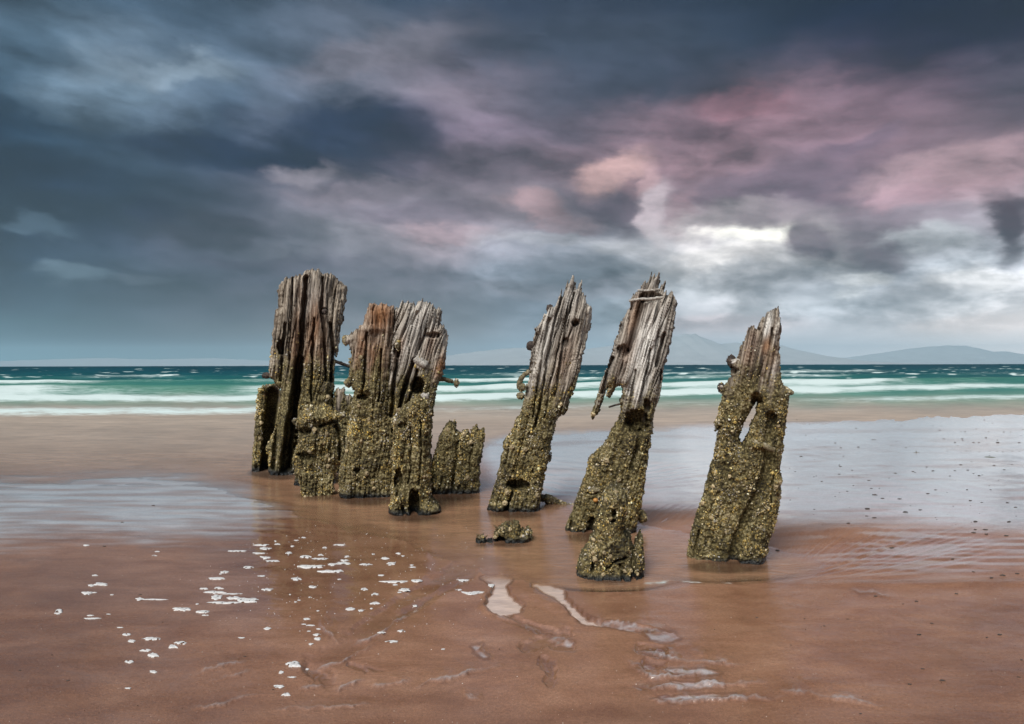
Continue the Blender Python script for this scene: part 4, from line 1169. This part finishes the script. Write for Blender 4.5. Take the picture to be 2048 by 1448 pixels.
# lower timber in front
rB2 = root_at('timber_stump', 'slender barnacled timber with a rusty hollow foot, nearest of the left cluster', 'wooden stump', 830, 1032, GS)
pB3 = build_piece([(818,802),(828,794),(840,787),(850,790),(858,796),(863,818),(861,846),(858,887),(861,922),(860,958),(863,991),(876,1006),(881,1016),(869,1026),(856,1040),(846,1056),(790,1056),(786,1034),(776,1021),
    (781,998),(786,973),(787,940),(785,900),(785,856),(783,841),(797,818)], Yb(1030), .13, .07, rB2, seed=240, barn=(700, 790), hollows=[(828,1000,12,26,40),(797,958,9,26,34),(806,848,10,6,12)],
    cracks=[([(840,840),(842,900),(838,960)], 2, 10), ([(820,850),(822,920),(818,960)], 2, 10), ([(806,1005),(812,1035)], 3, 14)], bumps=[(800,990,14,10,8),(855,1018,16,14,8)],
    rust=[(788,985,12,16,1.0),(836,1010,14,26,1.0),(822,985,16,14,.8)], barn_gap=[(830,1000,14,28,.7)], jag=4, wet=1030, limpets=8)
lump('bolt_head', 849, 792, 8.5, pB3, M_PALE, .6, 21, (1.1, 1, .8))

# --- broken low stump
rC = root_at('timber_stump', 'low jagged stump with a notched top, between the squared and leaning posts', 'wooden stump', 910, 990, GS)
pC = build_piece([(861,983),(859,960),(861,932),(866,910),(874,887),(879,870),(886,856),(893,847),(899,841),(906,843),(911,839),(914,859),(919,866),(926,860),(931,858),(937,862),(941,868),(944,856),(948,853),(955,848),(958,858),
    (963,860),(970,854),(968,886),(960,932),(958,975),(957,1010),(858,1010)], Yb(988), .12, .16, rC, seed=301, barn=(760, 850), cracks=[([(916,880),(910,930),(904,980)], 3, 7), ([(944,880),(938,940)], 2.5, 7)], jag=3, wet=984, limpets=6, shell=.9)

# --- first leaning post
rD = root_at('timber_post', 'leaning post with grey splinters at its tip and a hooked iron on its edge', 'wooden post', 1025, 1026, GP)
pD = build_piece([(1143,556),(1149,560),(1152,566),(1154,582),(1158,572),(1164,561),(1163,581),(1170,590),(1172,603),(1176,612),(1181,611),(1185,625),(1182,651),(1172,684),(1163,720),(1156,757),(1145,786),(1134,819),(1127,832),
    (1121,828),(1112,841),(1107,867),(1099,900),(1096,922),(1086,962),(1081,998),(1079,1010),(1080,1050),(985,1050),(973,1020),(980,1002),(988,973),(999,933),(1008,896),(1006,881),(1020,867),(1030,841),(1042,819),(1050,786),(1054,768),
    (1058,745),(1060,720),(1062,700),(1066,690),(1070,655),(1079,649),(1086,636),(1094,622),(1101,618),(1114,607),(1123,589),(1134,567)], Yb(1025), .15, .27, rD, seed=401, grey=.24, barn=(690, 875),
    pale=[(1092,680,22,110,.65),(1140,606,18,50,.6),(1120,650,14,60,.35)], rust=[(1130,720,16,50,.35),(1110,770,8,50,.4),(1020,890,8,40,.4)],
    cracks=[([(1130,580),(1110,640),(1094,720),(1082,800),(1072,850)], 2.6, 18), ([(1100,640),(1086,700),(1074,780),(1066,830)], 2.2, 16), ([(1148,590),(1130,650),(1124,700),(1110,790)], 2.4, 16), ([(1074,670),(1064,730),(1056,790)], 4, 22),
            ([(1118,690),(1100,770),(1090,830)], 2, 13), ([(1028,972),(1018,1000),(1012,1022)], 4, 16), ([(1020,880),(1014,920)], 2, 10)],
    hollows=[(1038,962,22,11,34),(1149,648,7,7,20),(1131,686,7,10,18)], bumps=[(1148,640,14,10,6)], jag=11, wet=1023, limpets=9, grain=1.25)
tube('iron_hook', [(1062,742),(1050,748),(1042,758),(1038,770),(1044,777)], [5, 4.5, 5, 6.5, 6], pD, M_CRUST, .2, 22, .35)
lump('crust_knob', 1044, 774, 8, pD, M_CRUST, .2, 23, shells=14); lump('crust_knob', 1042, 791, 7, pD, M_CRUST, .2, 24, (1.2, 1, .9), shells=14)
lump('crust_knob', 1062, 692, 8, pD, M_IRON, .2, 25, (1.1, 1, 1.2)); lump('bolt_head', 1100, 620, 7, pD, M_IRON, .5, 26, (1, 1, 1.3)); lump('crust_knob', 1098, 914, 6, pD, M_CRUST, .1, 27, (.7, 1, 1.4), shells=10)

# --- second leaning post
rE = root_at('timber_post', 'leaning post with bleached white face, strapped tip and a long hanging splinter', 'wooden post', 1200, 1070, GP)
pE = build_piece([(1302,553),(1304,549),(1311,551),(1318,549),(1321,558),(1317,572),(1315,581),(1320,580),(1323,573),(1325,567),(1332,563),(1331,572),(1328,586),(1335,587),(1339,584),(1346,589),(1355,607),(1352,616),(1349,642),(1345,665),(1342,684),(1335,712),
    (1328,738),(1323,766),(1320,799),(1312,808),(1308,826),(1305,861),(1298,897),(1293,932),(1289,968),(1283,996),(1279,1022),(1274,1045),(1270,1064),(1272,1095),(1128,1095),(1128,1058),(1138,1035),(1151,999),(1161,973),(1173,940),(1178,917),(1183,909),
    (1195,899),(1205,892),(1212,879),(1223,858),(1235,839),(1240,823),(1240,802),(1245,778),(1243,773),(1232,773),(1228,782),(1222,796),(1217,797),(1213,790),(1216,774),(1211,786),(1204,806),(1196,827),(1188,836),(1182,840),(1182,827),(1191,802),(1201,766),(1213,736),
    (1224,703),(1234,673),(1241,647),(1250,628),(1259,618),(1262,602),(1269,587),(1278,583),(1284,569),(1290,565),(1299,560)], Yb(1070), .14, .26, rE, seed=501, grey=.22, barn=(735, 880),
    pale=[(1292,690,34,90,.95),(1276,770,26,50,.8),(1320,640,20,50,.55),(1305,570,12,18,.4),(1230,700,8,60,.3)], rust=[(1268,640,10,46,.6),(1256,700,12,40,.45),(1150,990,8,60,.35),(1222,860,12,16,.5)],
    hollows=[(1273,840,24,24,46),(1293,810,7,15,30),(1300,598,22,10,20),(1247,704,12,13,20),(1188,974,12,6,16)], cracks=[([(1284,605),(1270,660),(1258,700)], 5, 26), ([(1326,670),(1318,700),(1312,732)], 3.6, 26), ([(1226,716),(1214,752),(1206,784)], 3.5, 24),
            ([(1300,700),(1288,760),(1280,800)], 2, 14), ([(1270,740),(1262,790)], 2, 12), ([(1322,740),(1314,790)], 2.2, 14), ([(1150,1010),(1142,1050)], 3, 12), ([(1184,1030),(1178,1068)], 7, 26), ([(1280,862),(1272,900),(1262,930)], 5, 16)],
    barn_gap=[(1274,870,26,40,.65),(1150,1010,14,50,.6)], jag=9, wet=1064, limpets=12, grain=1.25)
tube('iron_strap', [(1260,605),(1280,603),(1300,603),(1326,598)], [3, 2.6, 2.8, 2.6], pE, M_PALE, [.7, 1.02, 1.0, .8], 28, .3); tube('iron_strap', [(1276,585),(1292,586),(1318,583)], [2.4, 2.2, 2.2], pE, M_PALE, [.7, .9, .75], 29, .3)
tube('iron_rod', [(1246,806),(1232,809),(1218,813)], [2, 1.9, 1.9], pE, M_IRON, .35, 30, .1)
lump('bolt_head', 1284, 1032, 10, pE, M_CRUST, .1, 31, (.9, 1, 1.1), shells=34); lump('whelk', 1193, 990, 4.2, pE, mat_plain('orange_shell', (.42, .20, .05), .4, .5, 90, .2), 1.05, 32, (1.2, 1, 1), .1)
lump('crust_ledge', 1188, 972, 11, pE, M_CRUST, .85, 33, (1.4, 1, .6), shells=26)
# barnacled foot in front
rE2 = root_at('timber_stump', 'golden barnacled stump with a spike, in front of the bleached leaning post', 'wooden stump', 1218, 1163, GS)
pE2 = build_piece([(1207,984),(1214,974),(1223,968),(1234,970),(1243,973),(1250,984),(1253,996),(1251,1024),(1248,1056),(1254,1068),(1262,1076),(1264,1100),(1269,1091),(1274,1076),(1281,1065),(1284,1076),(1287,1119),(1284,1140),(1278,1155),(1276,1190),(1158,1190),
    (1156,1158),(1152,1145),(1154,1122),(1161,1104),(1173,1094),(1177,1078),(1184,1073),(1190,1050),(1197,1009)], Yb(1160), .15, .08, rE2, seed=540, barn=(800, 900), hollows=[(1186,1115,5,10,20),(1227,1014,5,9,18),(1226,1029,6,5,16),(1265,1004,5,9,16),(1206,1160,5,6,14)],
    cracks=[([(1265,1095),(1262,1130),(1270,1160)], 4, 24), ([(1212,1118),(1230,1104),(1250,1098)], 3, 14), ([(1240,1110),(1244,1150)], 3, 12)], bumps=[(1190,1140,24,14,9),(1240,1150,24,12,10),(1200,1088,14,14,6)], jag=3, edge=3, wet=1160, limpets=16, px_shell=1.35)

# --- right post with the hole
rF = root_at('timber_post', 'dark brown post pierced by a narrow hole you can see the sea through', 'wooden post', 1452, 1132, GP)
pF = build_piece([(1532,626),(1545,619),(1551,616),(1558,618),(1560,632),(1563,634),(1562,658),(1559,683),(1558,700),(1560,724),(1560,749),(1566,770),(1576,778),(1578,796),(1577,803),(1574,820),(1569,844),(1567,870),(1565,898),(1558,943),
    (1563,953),(1561,976),(1555,1014),(1548,1048),(1537,1074),(1531,1102),(1528,1120),(1530,1165),(1376,1165),(1372,1122),(1372,1106),(1378,1080),(1385,1046),(1391,1029),(1402,997),(1411,967),(1417,941),(1426,911),(1432,881),(1438,850),(1431,862),(1429,845),(1437,824),
    (1441,803),(1445,788),(1446,772),(1454,764),(1460,753),(1461,738),(1464,724),(1472,716),(1477,708),(1483,689),(1487,679),(1495,662),(1502,651),(1510,654),(1515,659),(1518,650),(1526,635)], Yb(1130), .14, .20, rF, seed=601, grey=.0, barn=(650, 860),
    holes=[[(1514,805),(1507,811),(1495,832),(1488,845),(1480,867),(1478,884),(1483,887),(1493,869),(1499,851),(1510,828)]],
    cracks=[([(1541,830),(1539,870),(1533,924),(1519,967),(1496,1020),(1475,1063),(1466,1110)], 11, 20), ([(1506,800),(1512,790)], 8, 14), ([(1548,880),(1544,950),(1538,1010)], 2.5, 14), ([(1518,660),(1524,690)], 2.6, 14), ([(1544,660),(1540,690)], 2.4, 14), ([(1400,1050),(1392,1100)], 3, 12)],
    hollows=[(1512,800,12,9,16),(1462,740,14,8,24),(1428,1115,5,4,12)], pale=[(1535,652,7,24,1.2),(1545,740,8,18,.5),(1552,660,6,30,.4),(1503,690,14,30,.2)], rust=[(1532,692,9,16,.8),(1420,930,9,90,.9),(1436,860,8,40,.7),(1500,700,14,40,.4),(1540,720,12,30,.4),(1395,1060,8,60,.5)],
    bumps=[(1520,885,40,6,7)], barn_gap=[(1420,930,9,70,.6),(1530,930,12,70,.7),(1495,750,50,40,.3),(1390,1060,10,60,.5)], jag=6, wet=1117, limpets=16, px_shell=1.3)
lump('crust_knob', 1463, 722, 9.5, pF, M_IRON, .35, 35, (.9, 1, 1.3)); lump('crust_knob', 1476, 726, 9, pF, M_PALE, .6, 36, (1.3, 1, .9), .4); lump('bolt_head', 1443, 775, 8, pF, M_IRON, .3, 37, (.9, 1, 1.2), shells=10)
tube('iron_bolt', [(1562,776),(1574,781),(1585,786)], [8, 6, 4.2], pF, M_CRUST, .2, 38, .3); tube('cross_ledge', [(1499,875),(1509,878),(1525,884),(1546,894)], [3.5, 5.5, 6, 4.5], pF, M_CRUST, [.55, .95, 1.0, .9], 39, .3)
tube('hook_splinter', [(1443,832),(1437,846),(1431,862)], [4, 3.4, 1.2], pF, M_IRON, .1, 40, .3)

# --- lump of crusted wreckage on the water, and the crusted chain
rG = root_at('barnacled_chunk', 'barnacled lump of wreckage lying in the pool before the splinter-tipped post', 'wreckage', 1022, 1086)
pG = build_piece([(986,1096),(986,1067),(992,1058),(1002,1049),(1014,1043),(1022,1044),(1028,1040),(1037,1045),(1042,1056),(1049,1058),(1056,1054),(1063,1061),(1063,1073),(1058,1081),(1052,1096)], Yb(1086), .08, 0, rG, seed=701, barn=(700, 800), hollows=[(1001,1074,11,8,22)], jag=3, edge=3.5, Rr=16, e0=.2, limpets=5, wet=1085)
for x, y, sd_ in [(994, 1052, 3), (1026, 1040, 4), (1018, 1043, 5)]:
    tube('weed_frond', [(x, y + 4), (x - 3, y - 2), (x - 7, y - 5)], [2.0, 1.6, .7], pG, M_WEED, .4, sd_, .3, 6)
rG2 = root_at('barnacled_chunk', 'tiny crusted clump with dark weed, beside the lump of wreckage in the pool', 'wreckage', 962, 1088)
pG2 = build_piece([(948,1096),(949,1085),(954,1073),(960,1075),(966,1070),(970,1077),(978,1078),(985,1074),(986,1096)], Yb(1087), .05, 0, rG2, seed=711, barn=(700, 800), jag=2, edge=2.5, Rr=9, e0=.2, limpets=2, wet=1086)
lump('weed_clump', 959, 1073, 5.5, pG2, M_WEED, .2, 41, (1.1, 1, .9), .6)
for x0_, y0_, x1_, y1_, sd_ in [(968, 1074, 974, 1068, 6), (955, 1070, 951, 1067, 7), (963, 1069, 966, 1065, 8)]:
    tube('weed_frond', [(x0_, y0_), ((x0_ + x1_) / 2 + 1, (y0_ + y1_) / 2), (x1_, y1_)], [1.6, 1.3, .6], pG2, M_WEED, .2, sd_, .3, 6)
rH = root_at('crusted_chain', 'short barnacled chain trailing over the pool between the two leaning posts', 'chain', 1105, 1010)
pH = Piece(); pH.Yc = Yb(1008); pH.sc = pH.Yc / F; pH.H = .05; pH.root = rH
for k, (x, y, r) in enumerate([(1084, 996, 7), (1096, 998, 10), (1106, 1001, 6.5), (1113, 1003, 5.5), (1121, 1006, 5), (1130, 1009, 4.5), (1140, 1011, 4.2)]):
    lump('chain_link', x, y, r, pH, M_CRUST, 0, 50 + k, (1.1, 1, .95), .35, shells=int(r * 2.2))

# ------------------------------------------------------------------ suds left on the sand
FOAM_A = [(558,306,40,12),(1018,350,35,8),(1530,340,125,12),(998,375,35,8),(1695,300,110,14),(1715,322,85,18),(1675,355,90,12),(1715,385,70,18),(1765,407,90,14),(1605,447,72,18),(1690,505,55,12),(615,502,45,10),(650,560,95,22),(590,568,45,18),
 (565,620,75,24),(610,617,40,8),(905,655,60,22),(1000,658,170,9),(1450,480,60,16),(1430,492,30,8),(1400,520,120,18),(1320,587,65,12),(1415,582,70,14),(1385,612,150,18),(1500,622,150,9),(1400,645,75,36),(1510,650,100,22),(1590,664,165,32),(1450,680,240,14),(1725,594,80,18),
 (1170,722,110,32),(1310,740,85,20),(1327,765,45,10),(1275,687,25,8),(382,742,52,28),(372,756,50,14),(590,787,130,10),(587,768,45,10),(775,846,40,10),(820,893,55,18),(852,937,50,22),(978,920,110,22),(1170,948,85,26),(1117,973,65,28),(940,998,75,16),
 (990,1032,75,32),(840,1074,60,22),(988,1143,55,20),(827,1252,40,14),(1730,856,50,18),(1560,918,45,10),(725,630,30,6),(700,757,30,8)]
FOAM_B = [(410,250,32,10),(227,273,18,10),(240,293,40,10),(365,266,35,8),(337,305,28,8),(315,352,45,20),(645,297,90,10),(545,318,35,10),(420,378,75,20),(520,366,35,12),(515,390,105,14),(688,374,40,12),(672,402,60,14),(595,430,55,16),(665,422,110,18),
 (460,442,190,24),(580,474,170,18),(640,470,60,16),(810,428,85,16),(935,387,55,14),(975,422,55,22),(860,358,22,10),(1022,350,38,12),(1052,367,25,8),(1112,443,50,8),(1108,430,26,8),(910,500,45,12),(1010,542,190,16),(1140,536,95,20),(1000,562,40,10),(1060,595,75,20),(1030,612,30,10),
 (360,523,75,20),(640,524,25,8),(468,573,60,16),(800,590,52,18),(873,624,48,16),(866,685,76,20),(713,724,68,22),(780,735,40,14),(848,722,20,8),(1128,689,32,14),(322,629,15,6),(452,645,25,6),(380,666,25,8),(358,678,22,8),(502,736,20,8),(428,793,50,14),(455,836,60,8),(410,828,36,8),
 (505,859,30,6),(445,874,25,8),(495,898,55,18),(498,926,48,24),(457,962,34,14),(912,894,52,12),(1042,870,52,16),(980,940,80,18),(345,1095,100,44),(265,1150,38,22),(430,1093,35,14),(250,1242,70,22),(295,1296,55,26),(1310,988,26,10),(1440,518,80,14),(1490,612,110,22),(1535,606,90,16),(1410,590,45,10),(1622,556,44,30),(335,1182,60,10)]
FOAMS = [(x / 3.232, 1000 + y / 3.232, w / 3.232, h / 3.232) for x, y, w, h in FOAM_A] + [(480 + x / 3.233, 1000 + y / 3.233, w / 3.233, h / 3.233) for x, y, w, h in FOAM_B]
UNIQUE = {  # index: label
    2: 'long thin streak of white suds beside the edge of the dark post reflection',
    28: 'longest flat smear of white suds, lowest of the stacked cluster',
    27: 'thick bright bar of suds at the end of the stacked cluster',
    30: 'slanting finger of white suds just below the stacked cluster',
    34: 'lone ragged dab of white suds out on the bare dark sand',
    45: 'rounded white blob of suds touching a smaller ragged one above it',
    len(FOAM_A) + 15: 'widest raft of white suds floating across the reflection of the tall posts',
    len(FOAM_A) + 16: 'flat raft of suds overlapping the lower end of the widest raft',
    len(FOAM_A) + 27: 'long straight white streak of suds at the rim of the drainage trough',
    len(FOAM_A) + 58: 'largest curled puff of suds low on the sand, at the tail of the drainage trough',
    len(FOAM_A) + 60: 'small suds dab right beside the curled puff',
    len(FOAM_A) + 61: 'oval suds patch below the curled puff',
    len(FOAM_A) + 62: 'slanting oval suds patch, lowest of all on the sand',
}


def build_foam():
    rng = np.random.default_rng(33)
    for i, (cx, cy, w, h) in enumerate(FOAMS):
        asp = w / max(h, .1); w *= .9
        h = max(h * .82, 2.0); na = 26; a = np.linspace(0, 2 * math.pi, na, endpoint=False)
        rad = 1 + .42 * perlin(np.cos(a) * 1.5 + i * 3.1, np.sin(a) * 1.5, 5) + .34 * perlin(np.cos(a) * 3.2 + i, np.sin(a) * 3.2, 6)
        bend = rng.uniform(-.22, .22) * h
        V = []; X0, Y0 = px2g(cx, cy)
        zs, _, _, _, _ = sand_eval(np.array([[float(X0)]]), np.array([[float(Y0)]])); zb = max(float(zs[0, 0]), 0.0)
        thick = min(.012, .5 * h / F * float(Y0)) * rng.uniform(.25, .6)
        for k, (rr, hh) in enumerate([(1.0, -.5), (.93, .45), (.75, .85), (.42, 1.0)]):
            px = cx + np.cos(a) * rad * rr * w / 2; py = cy + np.sin(a) * rad * rr * h / 2 + bend * ((px - cx) / (w / 2)) ** 2 - bend * .5
            X, Y = px2g(px, py)
            bub = 1 + .35 * perlin(px * 1.1, py * 1.6, 9 + i)
            V.append(np.stack([X - X0, Y - Y0, zb + .001 + thick * hh * (bub if k else 1 + 0 * bub)], 1))
        V.append(np.array([[0, 0, zb + thick]])); n = na
        f = []; t = []
        for k in range(3):
            for j in range(n):
                q = (j + 1) % n; f.append((k * n + q, k * n + j, (k + 1) * n + j, (k + 1) * n + q))
        for j in range(n): t.append((3 * n + (j + 1) % n, 3 * n + j, 4 * n))
        me = mesh_np('foam_patch', np.vstack(V), [np.array(f), np.array(t)])
        fattr(me, 'rim', np.concatenate([np.repeat([0.55, 1.5, 1.5, 1.5], n), [1.5]]))
        if i in UNIQUE: lab = UNIQUE[i]
        else:
            form = 'thin streak' if asp > 5.5 else 'flat oval' if asp > 3.4 else 'rounded dab'
            size = 'tiny' if w < 11 else 'small' if w < 20 else 'large'
            where = ('outermost on the bare sand' if cx < 290 else 'on bare sand beside the post reflection' if cx < 480 else
                     'at the edge of the post reflection' if cx < 560 else 'inside the post reflection' if cx < 700 else 'on its channel side' if cx < 800 else 'by the drainage trough')
            deep = 'near the pool' if cy < 1110 else 'midway down' if cy < 1200 else 'low down'
            lab = '%s white %s of suds %s, %s' % (size, form, where, deep)
        link('foam_patch', me, M_FOAM, None, (float(X0), float(Y0), 0), label=lab, category='sea foam', group='patches of suds left on the wet sand')
    # spray dots too fine to count
    n = 420; P = []
    while len(P) < n:
        x, y = rng.normal(700, 190), rng.normal(1150, 75)
        if 470 < x < 980 and 1050 < y < 1330: P.append((x, y))
    P = np.array(P); X, Y = px2g(P[:, 0], P[:, 1])
    zs, _, _, _, _ = sand_eval(X[:, None], Y[:, None]); z = np.maximum(zs[:, 0], 0) + .0005
    me = shells_mesh(np.stack([X, Y, z], 1), np.tile([[0, 0, 1.0]], (n, 1)), rng.uniform(.3, 1.0, n) ** 1.6 * Y / F, np.full((n, 3), .8), 'foam_specks', rng, 6)
    link('foam_specks', me, M_SPECK, kind='stuff')


def build_pebbles():
    rng = np.random.default_rng(44)
    base = []
    for k in range(8):
        nu, nv = 10, 6
        u = np.linspace(0, 2 * math.pi, nu, endpoint=False); v = np.linspace(.2, math.pi - .2, nv)
        V_, U_ = np.meshgrid(v, u, indexing='ij'); D = np.stack([np.sin(V_) * np.cos(U_), np.sin(V_) * np.sin(U_), np.cos(V_)], -1)
        nz = 1 + .5 * perlin(D[..., 0] * 1.6 + k * 5, D[..., 1] * 1.6 + D[..., 2], 60 + k)
        P = D * nz[..., None] * np.array([1.4, .8, .55])
        f = [(i * nu + j, (i + 1) * nu + j, (i + 1) * nu + (j + 1) % nu, i * nu + (j + 1) % nu) for i in range(nv - 1) for j in range(nu)]
        V = np.vstack([P.reshape(-1, 3), [[0, 0, .5]], [[0, 0, -.5]]])
        t = [(j, (j + 1) % nu, nu * nv) for j in range(nu)] + [((nv - 1) * nu + (j + 1) % nu, (nv - 1) * nu + j, nu * nv + 1) for j in range(nu)]
        me = mesh_np('pebble', V, [np.array(f), np.array(t)]); me.materials.append(M_PEB); base.append(me)
    def crop(lst, x0, y0, s): return [(x0 + x / s, y0 + y / s, w / s) for x, y, w in lst]
    pts = crop([(1437,797,14),(1620,808,12),(1790,808,12),(725,925,16),(852,922,20),(742,988,14),(437,990,24),(713,1055,18),(720,1066,20),(805,1092,18),(1343,1069,20),(1388,1097,24),(1245,1103,22),(1258,1108,14),(1720,1134,24),(1588,1054,24),(1545,1097,18),
        (1638,1093,18),(1902,1091,22),(1828,1058,20),(1958,1049,14),(1678,1117,14),(1510,1135,20),(1115,1115,22),(925,1168,22),(585,1172,18),(547,1132,14),(395,1100,14),(713,1121,22),(965,1273,30),(943,1225,22),(1803,1238,16),(1405,1238,22),(1633,1238,22),(1350,1265,30),
        (1222,913,8),(1492,951,8),(1590,958,8),(1627,950,10),(1660,951,10),(1722,958,10),(1797,951,10),(1850,953,10),(1892,957,12),(1960,953,10),(2010,953,10),(1548,888,18),(1680,888,18),(1720,888,18),(1855,889,30),(2010,889,20),(1467,860,18),(1600,861,18),(1770,855,20)], 1480, 640, 3.606)
    pts += crop([(878,62,24),(828,40,30),(983,66,26),(585,50,12),(660,20,16),(785,130,36),(1020,150,34),(825,186,28),(780,174,20),(1050,107,10),(1110,134,24),(1420,78,24),(1650,90,26),(1700,118,24),(1452,210,34),(1657,210,34),(1450,261,26),(1438,280,28),(1512,261,28),(1518,290,28),
        (1642,298,32),(1310,438,30),(938,371,36),(664,226,26),(228,374,28),(455,128,14),(1490,88,16),(230,142,26),(1330,655,24),(1085,705,26),(833,674,26),(1000,724,16),(515,860,16),(658,816,20),(98,800,18),(308,982,14),(1178,850,22),(1598,924,30),(1518,940,20),(1098,922,32),(1040,1236,26),(1730,1086,22),
        (1712,1198,22),(1120,1140,26),(1242,1216,36),(1550,560,30),(1620,545,34),(1706,533,26),(1438,520,20),(392,812,16),(735,1424,20)], 1480, 980, 3.0933)
    pts += [(1743 + rng.normal(0, 1), 880, 3) for _ in range(0)]
    while len(pts) < 165:
        x = rng.uniform(1570, 2060); y = 835 + 220 * rng.random() ** 1.2
        pts.append((x, y, rng.uniform(1.8, 4.0)))
    for x, y in [(790 / 3.232, 1000 + 155 / 3.232), (675 / 3.232, 1000 + 314 / 3.232), (905 / 3.232, 1000 + 628 / 3.232), (440 / 3.232, 1000 + 1203 / 3.232), (1580 / 3.232, 1000 + 1045 / 3.232), (130 / 3.232, 1000 + 1133 / 3.232), (991 / 3.232, 1000 + 42 / 3.232)]:
        pts.append((x, y, 7))
    for i, (x, y, w) in enumerate(pts):
        X, Y = px2g(x, y); zs, _, _, _, _ = sand_eval(np.array([[float(X)]]), np.array([[float(Y)]]))
        r = max(w * .85, 1.9) / 2.6 * float(Y) / F
        lab = ('dark pebble on the mirror-wet sand beyond the pool' if y < 1050 else 'dark pebble on the fanned flow marks beside the pool' if y < 1165 and x > 1000 else
               'dark pebble on the plain brown sand in front of the pool' if x > 1000 else 'dark pebble on the damp sand among the suds')
        o = link('pebble', base[i % 8], None, None, (float(X), float(Y), max(float(zs[0, 0]), 0) + r * .15), label=lab, category='pebble', group='dark pebbles scattered on the beach')
        o.scale = (r, r * rng.uniform(.7, 1.2), r * rng.uniform(.6, .9)); o.rotation_euler = (0, 0, rng.uniform(-.5, .5))


def build_weed():
    def ground(px, py):
        X, Y = px2g(px, py); return float(X), float(Y)
    X, Y = ground(1822, 907)
    r = thing('seaweed_strand', 'brown strand of seaweed with an upright tip lying on the mirror-wet sand', 'seaweed', (X, Y, .012))
    pc = Piece(); pc.Yc = Y; pc.sc = Y / F; pc.H = .04; pc.root = r
    tube('stem', [(1758, 911), (1790, 910), (1806, 908), (1826, 907), (1840, 907)], [.5, .7, 1.6, 2.2, 1.6], pc, M_WEED, 0, 61, .5, 8)
    tube('upright_tip', [(1832, 908), (1832, 905), (1831, 902)], [1.0, .9, .5], pc, M_WEED, 0, 62, .3, 6)
    tube('frond', [(1800, 908), (1797, 906), (1794, 906)], [.9, .9, .4], pc, M_WEED, 0, 63, .4, 6)
    X, Y = ground(1979, 916)
    r = thing('flat_stone', 'flat greenish stone with pale rim lying alone on the mirror-wet sand', 'stone', (X, Y, .012))
    pc = Piece(); pc.Yc = Y; pc.sc = Y / F; pc.H = .04; pc.root = r
    lump('stone_body', 1979, 915, 11, pc, mat_plain('green_stone', (.10, .11, .07), .5, .4, 60, .4), 0, 64, (1, .8, .16), .2)
    X, Y = ground(1743, 880.5)
    r = thing('seaweed_strand', 'short black wisp of weed lying on the wet sand, farthest out near the surf', 'seaweed', (X, Y, .012))
    pc = Piece(); pc.Yc = Y; pc.sc = Y / F; pc.H = .04; pc.root = r
    tube('stem', [(1733, 881), (1740, 880.5), (1744, 880), (1752, 880)], [.9, .8, 1.2, .9], pc, M_PEB, 0, 65, .6, 8)


def build_grit():
    rng = np.random.default_rng(55); n = 1700
    Y = 1.6 + 2.6 * rng.random(n) ** 1.5; X = rng.uniform(-.85, .85, n) * Y
    z, _, d, _, _ = sand_eval(X[:, None], Y[:, None]); ok = d[:, 0] < -8
    X, Y, z = X[ok], Y[ok], z[ok, 0]; n = len(X)
    light = rng.random(n) < .55
    K = np.where(light[:, None], np.array([[.60, .52, .46]]), np.array([[.06, .04, .03]])) * rng.uniform(.6, 1.2, (n, 1))
    S = rng.uniform(.0004, .0013, n) * np.where(rng.random(n) < .06, 1.9, 1)
    me = shells_mesh(np.stack([X, Y, z + .0004], 1), np.tile([[0, 0, 1.0]], (n, 1)), S, np.clip(K, .01, .8), 'shell_grit', rng, 5)
    link('shell_grit', me, M_BARN, kind='stuff')


build_foam(); build_pebbles(); build_weed(); build_grit()
